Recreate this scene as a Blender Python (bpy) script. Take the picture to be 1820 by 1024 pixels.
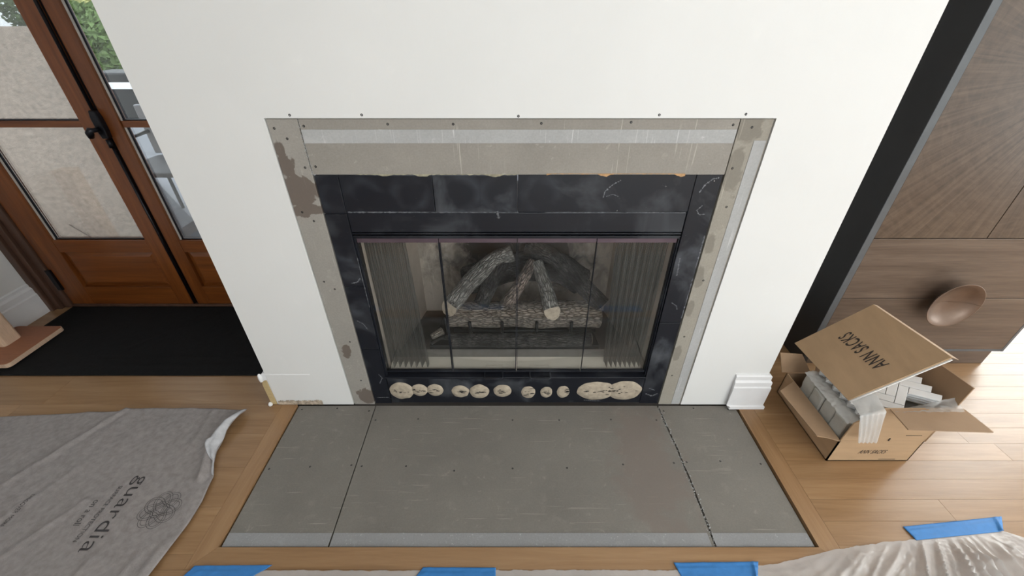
import bpy, bmesh, math, random
from mathutils import Vector, Matrix, noise

random.seed(7)
S = bpy.context.scene
for o in list(bpy.data.objects): bpy.data.objects.remove(o)
COL = S.collection
R = math.radians

# ------------------------------------------------------------------ camera
cd = bpy.data.cameras.new('camera'); cam = bpy.data.objects.new('camera', cd); COL.objects.link(cam)
cd.sensor_width = 36; cd.lens = 36*725/1820; cd.clip_start = 0.02
cam.location = (0, -1.1598, 1.35); cam.rotation_euler = (R(90-33.4), 0, 0)
S.camera = cam
# ------------------------------------------------------------------ world, lights, exposure
S.view_settings.view_transform = 'Standard'; S.view_settings.look = 'None'
S.view_settings.gamma = 1; S.view_settings.use_curve_mapping = False
S.view_settings.exposure = -0.12
w = bpy.data.worlds.new('sky'); S.world = w; w.use_nodes = True
bg = w.node_tree.nodes['Background']; bg.inputs[0].default_value = (0.88, 0.94, 1.0, 1); bg.inputs[1].default_value = 3.4

def area(name, loc, rot, sx, sy, power, col):
    l = bpy.data.lights.new(name, 'AREA'); l.shape = 'RECTANGLE'; l.size = sx; l.size_y = sy
    l.energy = power; l.color = col
    o = bpy.data.objects.new(name, l); COL.objects.link(o); o.location = loc; o.rotation_euler = [R(a) for a in rot]
    return o
DAY = (1.0, 0.985, 0.96)
area('window_daylight_right', (4.88, -1.25, 1.35), (90, 0, 90), 1.9, 2.1, 50, DAY)
area('window_daylight_back', (3.6, 0.88, 1.25), (-90, 0, 0), 1.6, 2.15, 370, DAY)
area('window_daylight_rear', (1.1, -3.58, 1.45), (90, 0, 0), 2.6, 1.7, 49, DAY)

# ------------------------------------------------------------------ materials
def nodes(name):
    m = bpy.data.materials.new(name); m.use_nodes = True
    nt = m.node_tree; b = nt.nodes['Principled BSDF']
    return m, nt, b
def coords(nt, scale=(1,1,1), rot=(0,0,0), loc=(0,0,0)):
    tc = nt.nodes.new('ShaderNodeTexCoord'); mp = nt.nodes.new('ShaderNodeMapping')
    mp.inputs['Scale'].default_value = scale; mp.inputs['Rotation'].default_value = rot; mp.inputs['Location'].default_value = loc
    nt.links.new(tc.outputs['Object'], mp.inputs['Vector']); return mp.outputs['Vector']
def nz(nt, vec, scale, detail=4, rough=.55, dist=0):
    n = nt.nodes.new('ShaderNodeTexNoise'); n.inputs['Scale'].default_value = scale
    n.inputs['Detail'].default_value = detail; n.inputs['Roughness'].default_value = rough; n.inputs['Distortion'].default_value = dist
    if vec: nt.links.new(vec, n.inputs['Vector'])
    return n.outputs['Fac']
def ramp(nt, fac, stops):
    r = nt.nodes.new('ShaderNodeValToRGB'); e = r.color_ramp.elements
    while len(e) < len(stops): e.new(.5)
    for x, (p, c) in zip(e, stops):
        x.position = p; x.color = (*c, 1) if len(c) == 3 else c
    nt.links.new(fac, r.inputs[0]); return r.outputs[0]
def mix(nt, fac, a, b, mode='MIX'):
    n = nt.nodes.new('ShaderNodeMix'); n.data_type = 'RGBA'; n.blend_type = mode
    for s, v in ((0, fac), (6, a), (7, b)):
        if isinstance(v, (int, float)): n.inputs[s].default_value = v
        elif isinstance(v, tuple): n.inputs[s].default_value = (*v, 1)
        else: nt.links.new(v, n.inputs[s])
    return n.outputs[2]
def math_(nt, op, a, b=0.0, c=0.0):
    n = nt.nodes.new('ShaderNodeMath'); n.operation = op
    for i, v in enumerate((a, b, c)):
        if isinstance(v, (int, float)): n.inputs[i].default_value = v
        else: nt.links.new(v, n.inputs[i])
    return n.outputs[0]
def bump(nt, b, h, strength=.2, dist=.002):
    n = nt.nodes.new('ShaderNodeBump'); n.inputs['Strength'].default_value = strength; n.inputs['Distance'].default_value = dist
    nt.links.new(h, n.inputs['Height']); nt.links.new(n.outputs[0], b.inputs['Normal'])
def simple(name, col, rough=.6, var=.12, vs=30, bs=None, bst=.15, metal=0, spec=.5, stretch=(1,1,1), bd=.002):
    m, nt, b = nodes(name); v = coords(nt, stretch)
    f = nz(nt, v, vs)
    lo = tuple(max(0, c*(1-var)) for c in col); hi = tuple(min(1, c*(1+var)) for c in col)
    nt.links.new(ramp(nt, f, [(.3, lo), (.7, hi)]), b.inputs['Base Color'])
    b.inputs['Roughness'].default_value = rough; b.inputs['Metallic'].default_value = metal
    b.inputs['Specular IOR Level'].default_value = spec
    if bs: bump(nt, b, nz(nt, v, bs), bst, bd)
    return m

def m_wall():
    m, nt, b = nodes('off_white_wall_paint'); v = coords(nt)
    f = nz(nt, v, 1.7, 3); g = nz(nt, v, 14, 5, .6)
    c = ramp(nt, f, [(.3, (.738, .736, .728)), (.7, (.782, .78, .772))])
    c = mix(nt, math_(nt, 'MULTIPLY', ramp(nt, g, [(.62, (0,0,0)), (.75, (1,1,1))]), .25), c, (.84, .83, .81))
    nt.links.new(c, b.inputs['Base Color']); b.inputs['Roughness'].default_value = .62
    bump(nt, b, nz(nt, coords(nt, (1, 1, .35)), 26, 5), .16, .003)
    return m
def m_wood(name, dark, mid, light, grain=(2.2, 34, 34), rough=.42, rnd=.16, fine=.12, axis_rot=(0,0,0)):
    m, nt, b = nodes(name); v0 = coords(nt, (1,1,1), axis_rot)
    oi = nt.nodes.new('ShaderNodeObjectInfo')
    off = nt.nodes.new('ShaderNodeVectorMath'); off.operation = 'ADD'; nt.links.new(v0, off.inputs[0])
    cmb = nt.nodes.new('ShaderNodeCombineXYZ'); sc = math_(nt, 'MULTIPLY', oi.outputs['Random'], 37.0)
    for i in range(3): nt.links.new(sc, cmb.inputs[i])
    nt.links.new(cmb.outputs[0], off.inputs[1])
    mp = nt.nodes.new('ShaderNodeMapping'); mp.inputs['Scale'].default_value = grain; nt.links.new(off.outputs[0], mp.inputs[0])
    f = nz(nt, mp.outputs[0], 1.0, 6, .6, .6)
    c = ramp(nt, f, [(.28, dark), (.5, mid), (.74, light)])
    mp2 = nt.nodes.new('ShaderNodeMapping'); mp2.inputs['Scale'].default_value = tuple(g*5 for g in grain); nt.links.new(off.outputs[0], mp2.inputs[0])
    g = nz(nt, mp2.outputs[0], 1.0, 3, .6)
    c = mix(nt, fine, c, ramp(nt, g, [(.35, tuple(x*.55 for x in dark)), (.65, light)]))
    h = nt.nodes.new('ShaderNodeHueSaturation'); nt.links.new(c, h.inputs['Color'])
    nt.links.new(math_(nt, 'MULTIPLY_ADD', oi.outputs['Random'], rnd*2, 1-rnd), h.inputs['Value'])
    nt.links.new(h.outputs[0], b.inputs['Base Color'])
    b.inputs['Roughness'].default_value = rough
    bump(nt, b, g, .08, .001)
    return m
def m_cement(name, base, stain=None, blobs=(), seed=0., streak=(1,1,1), amt=.8, soft=.02, plane='z'):
    """blobs: (x, z or y, half width, half height) of damp stains with a shape of their own"""
    m, nt, b = nodes(name); v = coords(nt, (1,1,1), (0,0,0), (seed, seed*.7, seed*.3))
    f = nz(nt, v, 5, 5, .6); g = nz(nt, v, 200, 2, .5); s = nz(nt, coords(nt, streak, (0,0,0), (seed,0,0)), 18, 6, .65); q = nz(nt, v, 40, 5, .65, .6)
    c = ramp(nt, f, [(.3, tuple(x*.9 for x in base)), (.7, tuple(x*1.08 for x in base))])
    c = mix(nt, .10, c, ramp(nt, g, [(.3, tuple(x*.5 for x in base)), (.7, tuple(x*1.5 for x in base))]))
    c = mix(nt, math_(nt, 'MULTIPLY', ramp(nt, s, [(.58, (0,0,0)), (.8, (1,1,1))]), .4), c, tuple(min(1, x*1.6) for x in base))
    c = mix(nt, math_(nt, 'MULTIPLY', ramp(nt, q, [(.64, (0,0,0)), (.70, (1,1,1))]), .22), c, tuple(min(1, x*2.1) for x in base))
    for rz, so, th in ((.35, 0., .70), (-.6, 3., .71), (1.45, 7., .69)):       # fine pale scratches
        k1 = nz(nt, coords(nt, (5, 150, 150) if plane == 'y' else (150, 150, 5), (0, rz if plane == 'z' else 0, rz if plane == 'y' else 0), (so, seed, so)), 1.0, 2, .5)
        k2 = nz(nt, coords(nt, (1,1,1), (0,0,0), (so*2, so, seed)), 4.5, 2, .5)
        c = mix(nt, math_(nt, 'MULTIPLY', math_(nt, 'MULTIPLY', ramp(nt, k1, [(th-.03, (0,0,0)), (th+.03, (1,1,1))]), ramp(nt, k2, [(.5, (0,0,0)), (.62, (1,1,1))])), .4), c, tuple(min(1, x*2.2) for x in base))
    if stain:
        tc = nt.nodes.new('ShaderNodeTexCoord'); sx = nt.nodes.new('ShaderNodeSeparateXYZ'); nt.links.new(tc.outputs['Object'], sx.inputs[0])
        t = math_(nt, 'MULTIPLY_ADD', nz(nt, coords(nt, (1,1,.7), (0,0,0), (seed,0,.1)), 15, 4, .6, .5), 1.3, -.65)
        best = None
        for (cx, cz, hx, hz) in blobs:
            u = math_(nt, 'DIVIDE', math_(nt, 'SUBTRACT', sx.outputs[0], cx), hx); w_ = math_(nt, 'DIVIDE', math_(nt, 'SUBTRACT', sx.outputs[2 if plane == 'z' else 1], cz), hz)
            d = math_(nt, 'SUBTRACT', 1.0, math_(nt, 'SQRT', math_(nt, 'ADD', math_(nt, 'MULTIPLY', u, u), math_(nt, 'MULTIPLY', w_, w_))))
            best = d if best is None else math_(nt, 'MAXIMUM', best, d)
        k = math_(nt, 'MULTIPLY_ADD', math_(nt, 'ADD', best, math_(nt, 'MULTIPLY', t, 2.2)), 1/(4*soft+.001), .5)
        k = math_(nt, 'MULTIPLY', math_(nt, 'MINIMUM', math_(nt, 'MAXIMUM', k, 0.), 1.), amt)
        c = mix(nt, k, c, stain)
    nt.links.new(c, b.inputs['Base Color']); b.inputs['Roughness'].default_value = .8; b.inputs['Specular IOR Level'].default_value = .3
    bump(nt, b, g, .15, .001)
    return m
def m_black(name, dust=.35, rough=.38, seed=0., base=(.008,.0095,.015), rings=()):
    m, nt, b = nodes(name); v = coords(nt, (1,1,1), (0,0,0), (seed, 0, seed))
    f = nz(nt, v, 6, 4, .55, .5); g = nz(nt, v, 55, 5, .7, .8); k = nz(nt, v, 3.2, 2)
    a = math_(nt, 'MULTIPLY', ramp(nt, f, [(.52, (0,0,0)), (.8, (1,1,1))]), dust)
    c = mix(nt, a, base, (.30, .32, .35))
    sp = math_(nt, 'MULTIPLY', ramp(nt, g, [(.68, (0,0,0)), (.74, (1,1,1))]), math_(nt, 'MULTIPLY', ramp(nt, k, [(.45,(0,0,0)),(.65,(1,1,1))]), min(1, dust*3.5)))
    c = mix(nt, sp, c, (.5, .5, .5))
    if rings:                                        # round wipe marks left by suction and sponge
        tc = nt.nodes.new('ShaderNodeTexCoord'); sx = nt.nodes.new('ShaderNodeSeparateXYZ'); nt.links.new(tc.outputs['Object'], sx.inputs[0]); best = None
        for cx, cz, rr in rings:
            u = math_(nt, 'SUBTRACT', sx.outputs[0], cx); w_ = math_(nt, 'SUBTRACT', sx.outputs[2], cz)
            d = math_(nt, 'SQRT', math_(nt, 'ADD', math_(nt, 'MULTIPLY', u, u), math_(nt, 'MULTIPLY', w_, w_)))
            d = math_(nt, 'MAXIMUM', math_(nt, 'SUBTRACT', 1.0, math_(nt, 'MULTIPLY', math_(nt, 'ABSOLUTE', math_(nt, 'SUBTRACT', d, rr)), 1/.022)), 0.)
            best = d if best is None else math_(nt, 'MAXIMUM', best, d)
        c = mix(nt, math_(nt, 'MULTIPLY', math_(nt, 'MULTIPLY', best, ramp(nt, nz(nt, v, 11, 2), [(.45, (0,0,0)), (.65, (1,1,1))])), .10), c, (.22, .25, .30))
    nt.links.new(c, b.inputs['Base Color']); b.inputs['Specular IOR Level'].default_value = .36
    nt.links.new(math_(nt, 'MULTIPLY_ADD', f, .35, rough-.1), b.inputs['Roughness'])
    bump(nt, b, g, .08, .001)
    return m
def m_glass(name, tint=(.92,.94,.94), dust=.05, gloss=1.0, rough=.02):
    m = bpy.data.materials.new(name); m.use_nodes = True; nt = m.node_tree
    nt.nodes.remove(nt.nodes['Principled BSDF']); out = nt.nodes['Material Output']
    tr = nt.nodes.new('ShaderNodeBsdfTransparent'); tr.inputs[0].default_value = (*tint, 1)
    gl = nt.nodes.new('ShaderNodeBsdfGlossy'); gl.inputs['Roughness'].default_value = rough
    df = nt.nodes.new('ShaderNodeBsdfDiffuse'); df.inputs[0].default_value = (.6,.6,.58,1)
    fr = nt.nodes.new('ShaderNodeFresnel'); fr.inputs[0].default_value = 1.45
    m1 = nt.nodes.new('ShaderNodeMixShader'); m2 = nt.nodes.new('ShaderNodeMixShader')
    nt.links.new(math_(nt, 'MULTIPLY', fr.outputs[0], gloss), m1.inputs[0]); nt.links.new(tr.outputs[0], m1.inputs[1]); nt.links.new(gl.outputs[0], m1.inputs[2])
    v = coords(nt); n = nz(nt, v, 6, 6, .7, 1.5)
    nt.links.new(math_(nt, 'MULTIPLY', ramp(nt, n, [(.35, (.15,)*3), (.75, (1,1,1))]), dust), m2.inputs[0])
    nt.links.new(m1.outputs[0], m2.inputs[1]); nt.links.new(df.outputs[0], m2.inputs[2]); nt.links.new(m2.outputs[0], out.inputs[0])
    return m
def m_film(name, col, alpha, rough=.25, transl=.35):
    """thin plastic film: part clear, part milky, glossy"""
    m = bpy.data.materials.new(name); m.use_nodes = True; nt = m.node_tree
    b = nt.nodes['Principled BSDF']; out = nt.nodes['Material Output']
    v = coords(nt); n = nz(nt, v, 12, 5, .6)
    nt.links.new(ramp(nt, n, [(.3, tuple(c*.9 for c in col)), (.7, tuple(min(1, c*1.08) for c in col))]), b.inputs['Base Color'])
    b.inputs['Roughness'].default_value = rough
    bump(nt, b, nz(nt, v, 45, 4, .6, 1.0), .5, .004)
    tr = nt.nodes.new('ShaderNodeBsdfTransparent'); tl = nt.nodes.new('ShaderNodeBsdfTranslucent'); tl.inputs[0].default_value = (*col, 1)
    m0 = nt.nodes.new('ShaderNodeMixShader'); m0.inputs[0].default_value = transl
    nt.links.new(b.outputs[0], m0.inputs[1]); nt.links.new(tl.outputs[0], m0.inputs[2])
    m1 = nt.nodes.new('ShaderNodeMixShader'); m1.inputs[0].default_value = alpha
    nt.links.new(tr.outputs[0], m1.inputs[1]); nt.links.new(m0.outputs[0], m1.inputs[2]); nt.links.new(m1.outputs[0], out.inputs[0])
    return m
def m_mesh_curtain():
    m = bpy.data.materials.new('woven_wire_mesh'); m.use_nodes = True; nt = m.node_tree
    b = nt.nodes['Principled BSDF']; out = nt.nodes['Material Output']
    b.inputs['Base Color'].default_value = (.10,.10,.095,1); b.inputs['Metallic'].default_value = .3; b.inputs['Roughness'].default_value = .45
    tc = nt.nodes.new('ShaderNodeTexCoord'); sx = nt.nodes.new('ShaderNodeSeparateXYZ'); nt.links.new(tc.outputs['Object'], sx.inputs[0])
    a = math_(nt, 'SINE', math_(nt, 'MULTIPLY', math_(nt, 'ADD', sx.outputs[0], sx.outputs[2]), 760.))
    c = math_(nt, 'SINE', math_(nt, 'MULTIPLY', math_(nt, 'SUBTRACT', sx.outputs[0], sx.outputs[2]), 760.))
    k = math_(nt, 'MULTIPLY_ADD', math_(nt, 'MULTIPLY', a, c), .22, .66)
    tr = nt.nodes.new('ShaderNodeBsdfTransparent'); mx = nt.nodes.new('ShaderNodeMixShader')
    nt.links.new(k, mx.inputs[0]); nt.links.new(tr.outputs[0], mx.inputs[1]); nt.links.new(b.outputs[0], mx.inputs[2]); nt.links.new(mx.outputs[0], out.inputs[0])
    return m
def m_sunburst():
    """walnut veneer laid as a sunburst round the point where the doors meet"""
    m, nt, b = nodes('sunburst_walnut_veneer')
    tc = nt.nodes.new('ShaderNodeTexCoord'); sx = nt.nodes.new('ShaderNodeSeparateXYZ'); nt.links.new(tc.outputs['Object'], sx.inputs[0])
    dx = math_(nt, 'SUBTRACT', sx.outputs[0], 1.803); dz = math_(nt, 'SUBTRACT', sx.outputs[2], 1.22)
    ang = math_(nt, 'ARCTAN2', dz, dx)
    r = math_(nt, 'SQRT', math_(nt, 'ADD', math_(nt, 'MULTIPLY', dx, dx), math_(nt, 'MULTIPLY', dz, dz)))
    cb = nt.nodes.new('ShaderNodeCombineXYZ'); nt.links.new(math_(nt, 'MULTIPLY', ang, 26.), cb.inputs[0]); nt.links.new(math_(nt, 'MULTIPLY', r, 2.6), cb.inputs[1])
    f = nz(nt, cb.outputs[0], 1.0, 6, .62, .5)
    c = ramp(nt, f, [(.28, (.038,.023,.015)), (.5, (.078,.05,.033)), (.74, (.125,.085,.058))])
    cb2 = nt.nodes.new('ShaderNodeCombineXYZ'); nt.links.new(math_(nt, 'MULTIPLY', ang, 9.), cb2.inputs[0]); nt.links.new(math_(nt, 'MULTIPLY', r, 46.), cb2.inputs[1])
    g = nz(nt, cb2.outputs[0], 1.0, 4, .6, .8)
    c = mix(nt, .22, c, ramp(nt, g, [(.4, (.025,.016,.012)), (.65, (.125,.088,.06))]))
    nt.links.new(c, b.inputs['Base Color']); b.inputs['Roughness'].default_value = .34
    bump(nt, b, f, .06, .001)
    return m
def m_bark(name, cols, char=0.0, seed=0., crack=.7):
    """bark: plates split by cracks that run along the log (UV = metres along, metres around)"""
    m, nt, b = nodes(name); v = coords(nt, (1,1,1), (0,0,0), (seed,seed,0))
    uv = nt.nodes.new('ShaderNodeUVMap'); mp = nt.nodes.new('ShaderNodeMapping'); mp.inputs['Scale'].default_value = (34, 135, 1)
    nt.links.new(uv.outputs[0], mp.inputs[0])
    wz = nt.nodes.new('ShaderNodeVectorMath'); wz.operation = 'MULTIPLY_ADD'; n3 = nt.nodes.new('ShaderNodeTexNoise'); n3.inputs['Scale'].default_value = 14; nt.links.new(v, n3.inputs['Vector'])
    wz.inputs[1].default_value = (1.6, 1.6, 0); nt.links.new(n3.outputs['Color'], wz.inputs[0]); nt.links.new(mp.outputs[0], wz.inputs[2])
    vo = nt.nodes.new('ShaderNodeTexVoronoi'); vo.feature = 'DISTANCE_TO_EDGE'; vo.inputs['Scale'].default_value = 1.0; nt.links.new(wz.outputs[0], vo.inputs['Vector'])
    pl_ = ramp(nt, vo.outputs['Distance'], [(.0, (0,0,0)), (.22, (1,1,1))])
    f = nz(nt, v, 60, 5, .7, .6); g = nz(nt, v, 11, 3)
    c = ramp(nt, f, [(.32, cols[1]), (.68, cols[2])])
    c = mix(nt, crack, c, mix(nt, pl_, cols[0], c))
    if char: c = mix(nt, math_(nt, 'MULTIPLY', ramp(nt, g, [(.42, (0,0,0)), (.58, (1,1,1))]), char), c, (.012,.012,.014))
    nt.links.new(c, b.inputs['Base Color']); b.inputs['Roughness'].default_value = .85
    bump(nt, b, pl_, .9, .006)
    return m

WALL = m_wall()
TRIM = simple('white_gloss_trim', (.80,.80,.815), .3, .03, 20)
OAK = m_wood('pale_oak_floorboards', (.25,.138,.062), (.318,.184,.09), (.385,.238,.124), (2.0, 30, 30), .29, .08, .10)
OAKY = m_wood('pale_oak_border_boards', (.26,.144,.066), (.325,.188,.094), (.385,.238,.124), (30, 2.0, 30), .29, .05, .10)
SUB = simple('subfloor', (.05,.04,.032), .9)
CEM = m_cement('grey_cement_board', (.205,.190,.169), (.205,.167,.145), [(.50,-.30,.10,.32)], 1.3, (1,1,1), .6, .15, 'y')
CEMW = m_cement('grey_cement_board_wall', (.30,.278,.25), None, (), 4.1, (.5,1,1))
CEMS = m_cement('stained_cement_board_wall', (.315,.295,.268), (.13,.10,.083), [(-.645,1.02,.030,.05), (-.632,.925,.05,.045), (-.615,.865,.05,.02), (-.60,.06,.035,.05), (-.63,.30,.02,.03)], 6.4, (1,1,1), .85, .03)
CEMT = m_cement('stained_cement_board_right', (.33,.305,.262), (.165,.148,.125), [(.640,1.10,.035,.05), (.636,1.0,.03,.07), (.632,.75,.018,.035), (.630,.63,.016,.04), (.628,.5,.012,.03), (.63,.28,.014,.04)], 9.7, (1,1,1), .55, .06)
STRIP = m_cement('pale_smooth_board_edge', (.41,.41,.41), None, (), 2.2, (.3,.3,1))
STRIP2 = m_cement('pale_smooth_hearth_edge', (.29,.29,.295), None, (), 2.9)
SCREW = simple('dark_screw_head', (.02,.02,.022), .5, .2, 80, metal=.4)
RINGS = [(-.44,.912,.045), (-.305,.915,.045), (-.15,.915,.05), (-.045,.912,.045), (.09,.914,.048), (-.54,.90,.03), (-.54,.72,.03), (-.54,.64,.028), (-.54,.50,.03), (.575,.70,.03), (.57,.30,.03)]
BLK = m_black('black_slate_panel', .20, .34, 0, rings=RINGS)
BLK2 = m_black('black_slate_panel_dusty', .32, .36, 3.7, rings=RINGS)
BLKP = m_black('black_painted_steel', .18, .34, 8.1)
PURP = simple('purplish_anodised_rail', (.13,.095,.12), .35, .1, 30, metal=.5)
BEIGE = simple('beige_refractory', (.60,.50,.42), .85, .08, 14, 60, .2)
SOOT = simple('sooty_refractory', (.10,.085,.08), .9, .5, 5, 60, .2)
SOOTB = m_cement('soot_marked_refractory', (.58,.485,.41), (.03,.028,.03), [(-.10,.50,.24,.17), (.15,.50,.22,.17), (.05,.62,.10,.25)], 3.3, (1,1,1), .93, .30)
LEDGE = simple('pale_refractory_ledge', (.78,.69,.58), .8, .05, 14, 60, .2)
FGLASS = m_glass('dusty_fireplace_glass', (.95,.96,.96), .006, .5, .03)
WGLASS = m_glass('clear_window_glass', (.95,.97,.97), .012, .8, .01)
CURT = m_mesh_curtain()
IRON = simple('black_iron', (.018,.018,.02), .55, .3, 40, 90, .3, metal=.4)
THIN = simple('dried_beige_adhesive', (.42,.355,.275), .9, .18, 50, 120, .5)
THIND = simple('dark_adhesive_mark', (.05,.045,.04), .9)
DOORW = m_wood('red_brown_door_wood', (.10,.026,.005), (.16,.046,.009), (.225,.072,.015), (34, 34, 2.2), .3, .05, .1)
DOORH = m_wood('red_brown_door_rail_wood', (.10,.026,.005), (.16,.046,.009), (.225,.072,.015), (2.2, 34, 34), .3, .05, .1)
CASE = m_wood('dark_brown_casing_wood', (.05,.026,.017), (.085,.043,.028), (.12,.06,.04), (34, 34, 2.2), .38, .05, .1)
BRASSB = simple('blackened_hardware', (.012,.012,.016), .32, .3, 60, metal=.6)
BEAD = simple('pale_glazing_bead', (.5,.47,.44), .45)
MATT = simple('black_felt_mat', (.006,.006,.0065), .92, .35, 60, 120, .4, spec=.25)
TERRA = simple('terracotta_stained_board', (.30,.12,.06), .5, .12, 20, stretch=(1,8,1))
PLY = simple('pale_plywood', (.62,.44,.31), .55, .1, 25, stretch=(8,8,1))
CABB = simple('charcoal_cabinet_side', (.016,.016,.017), .42, .1, 20)
CABE = simple('grey_cabinet_edge', (.085,.095,.105), .35, .1, 20)
WALN = m_wood('walnut_drawer_veneer', (.062,.04,.028), (.10,.068,.05), (.14,.10,.075), (2.0, 60, 34), .36, .03, .2)
SUNB = m_sunburst()
BRONZE = simple('brushed_bronze', (.165,.115,.088), .36, .08, 40, metal=.6)
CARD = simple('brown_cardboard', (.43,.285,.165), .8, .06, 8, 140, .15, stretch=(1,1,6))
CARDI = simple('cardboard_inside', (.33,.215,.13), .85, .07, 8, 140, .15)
CARDE = simple('cardboard_cut_edge', (.62,.47,.34), .85, .1, 90)
INK = simple('dark_brown_print', (.035,.025,.02), .75)
INKG = simple('dark_grey_print', (.045,.04,.042), .85)
INKL = simple('grey_line_print', (.075,.07,.07), .85)
TILE = simple('white_glazed_tile', (.92,.93,.94), .22, .02, 30)
PAPER = simple('white_paper', (.84,.84,.84), .6, .03, 30)
FILM = m_film('milky_plastic_film', (.86,.87,.87), .72, .2)
WRAP = m_film('grey_bubble_film', (.62,.61,.57), .86, .28, .2)
SHEET = m_film('clear_dust_sheet', (.82,.785,.765), .52, .11, .3)
CLOTH = simple('grey_fleece_cloth', (.30,.272,.265), .95, .14, 55, 260, .5, spec=.15)
CLOTHB = simple('pale_fleece_underside', (.50,.50,.52), .9, .1, 55, 260, .4, spec=.2)
TAPE = simple('blue_painters_tape', (.035,.20,.52), .6, .06, 60, 200, .2)
STUCCO = simple('tan_stucco', (.66,.53,.43), .95, .30, 42, 120, .9, bd=.008)
CONC = simple('grey_concrete', (.15,.155,.17), .9, .2, 3)
LEAF = simple('green_leaves', (.10,.16,.045), .7, .4, 8)
LEAFD = simple('yellow_green_leaves', (.30,.30,.10), .7, .4, 8)
TRUNK = simple('tree_bark', (.09,.06,.04), .9)
CEIL = simple('white_ceiling', (.8,.8,.79), .8, .02, 5)

# ------------------------------------------------------------------ mesh helpers
def link(name, me, mat, parent=None):
    o = bpy.data.objects.new(name, me); COL.objects.link(o)
    if mat and not me.materials: me.materials.append(mat)
    if parent:
        o.parent = parent; o.matrix_parent_inverse = Matrix.Translation(-Vector(parent.location))
    return o
def raw(name, verts, faces, mat, parent=None, smooth=False):
    me = bpy.data.meshes.new(name); me.from_pydata([tuple(v) for v in verts], [], faces); me.update()
    if smooth:
        for p in me.polygons: p.use_smooth = True
    return link(name, me, mat, parent)
def frombm(name, bm, mat, parent=None, smooth=False):
    bmesh.ops.recalc_face_normals(bm, faces=bm.faces)
    me = bpy.data.meshes.new(name); bm.to_mesh(me); bm.free()
    if smooth:
        for p in me.polygons: p.use_smooth = True
    return link(name, me, mat, parent)
def addbox(bm, x0, x1, y0, y1, z0, z1, bev=0):
    r = bmesh.ops.create_cube(bm, size=1)
    for v in r['verts']:
        v.co = ((x0+x1)/2+v.co.x*(x1-x0), (y0+y1)/2+v.co.y*(y1-y0), (z0+z1)/2+v.co.z*(z1-z0))
    if bev:
        es = {e for v in r['verts'] for e in v.link_edges}
        bmesh.ops.bevel(bm, geom=list(es), offset=bev, segments=2, affect='EDGES', profile=.5)
def box(name, x0, x1, y0, y1, z0, z1, mat, parent=None, bev=0):
    bm = bmesh.new(); addbox(bm, x0, x1, y0, y1, z0, z1, bev); return frombm(name, bm, mat, parent)
def boxes(name, bl, mat, parent=None, bev=0):
    bm = bmesh.new()
    for b in bl: addbox(bm, *b, bev)
    return frombm(name, bm, mat, parent)
def prism(name, poly, vec, mat, parent=None, bev=0):
    """extrude a 3D polygon along vec"""
    bm = bmesh.new(); vs = [bm.verts.new(p) for p in poly]; f = bm.faces.new(vs)
    r = bmesh.ops.extrude_face_region(bm, geom=[f])
    bmesh.ops.translate(bm, vec=Vector(vec), verts=[e for e in r['geom'] if isinstance(e, bmesh.types.BMVert)])
    if bev: bmesh.ops.bevel(bm, geom=list(bm.edges), offset=bev, segments=2, affect='EDGES', profile=.5)
    return frombm(name, bm, mat, parent)
def tubedata(pts, radii, seg=10, cap=True):
    V, F = [], []; pts = [Vector(p) for p in pts]; up = Vector((0,0,1))
    for i, p in enumerate(pts):
        t = (pts[min(i+1, len(pts)-1)]-pts[max(i-1, 0)]).normalized()
        a = t.cross(up)
        if a.length < .1: a = t.cross(Vector((0,1,0)))
        a.normalize(); b = a.cross(t)
        r = radii[i] if isinstance(radii, (list, tuple)) else radii
        for k in range(seg):
            th = 2*math.pi*k/seg; V.append(p+a*math.cos(th)*r+b*math.sin(th)*r)
    n = len(pts)
    for i in range(n-1):
        for k in range(seg):
            k2 = (k+1) % seg; F.append((i*seg+k, i*seg+k2, (i+1)*seg+k2, (i+1)*seg+k))
    if cap: F.append(tuple(range(seg))[::-1]); F.append(tuple((n-1)*seg+k for k in range(seg)))
    return V, F
def tube(name, pts, radii, mat, parent=None, seg=10):
    V, F = tubedata(pts, radii, seg); return raw(name, V, F, mat, parent, True)
def grid(name, nx, ny, fn, mat, parent=None, thick=0, smooth=True):
    V = [fn(i/(nx-1), j/(ny-1)) for j in range(ny) for i in range(nx)]
    F = [(j*nx+i, j*nx+i+1, (j+1)*nx+i+1, (j+1)*nx+i) for j in range(ny-1) for i in range(nx-1)]
    if abs(len(V)) and sum((Vector(V[f[1]])-Vector(V[f[0]])).cross(Vector(V[f[3]])-Vector(V[f[0]])).z for f in F) < 0: F = [f[::-1] for f in F]
    o = raw(name, V, F, mat, parent, smooth)
    if thick:
        md = o.modifiers.new('thickness', 'SOLIDIFY'); md.thickness = thick; md.offset = -1
    return o
def lathe(name, prof, origin, axis, mat, parent=None, seg=40, a0=0, a1=2*math.pi):
    """prof: (radius, height along axis)"""
    ax = Vector(axis).normalized(); u = ax.orthogonal().normalized()
    if abs(ax.y) > .9: u = Vector((1,0,0))
    v = ax.cross(u); V, F = [], []; full = abs(a1-a0-2*math.pi) < 1e-6
    ns = seg if full else seg+1
    for r, h in prof:
        for k in range(ns):
            th = a0+(a1-a0)*k/seg; V.append(Vector(origin)+ax*h+u*r*math.cos(th)+v*r*math.sin(th))
    for i in range(len(prof)-1):
        for k in range(seg):
            k2 = (k+1) % ns; F.append((i*ns+k, i*ns+k2, (i+1)*ns+k2, (i+1)*ns+k))
    return raw(name, V, F, mat, parent, True)
def empty(name, loc, label=None, cat=None, group=None):
    o = bpy.data.objects.new(name, None); COL.objects.link(o); o.location = loc; o.empty_display_size = .05
    if label: tag(o, label, cat, group)
    return o
def tag(o, label, cat, group=None):
    o['label'] = label; o['category'] = cat
    if group: o['group'] = group
    return o
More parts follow.
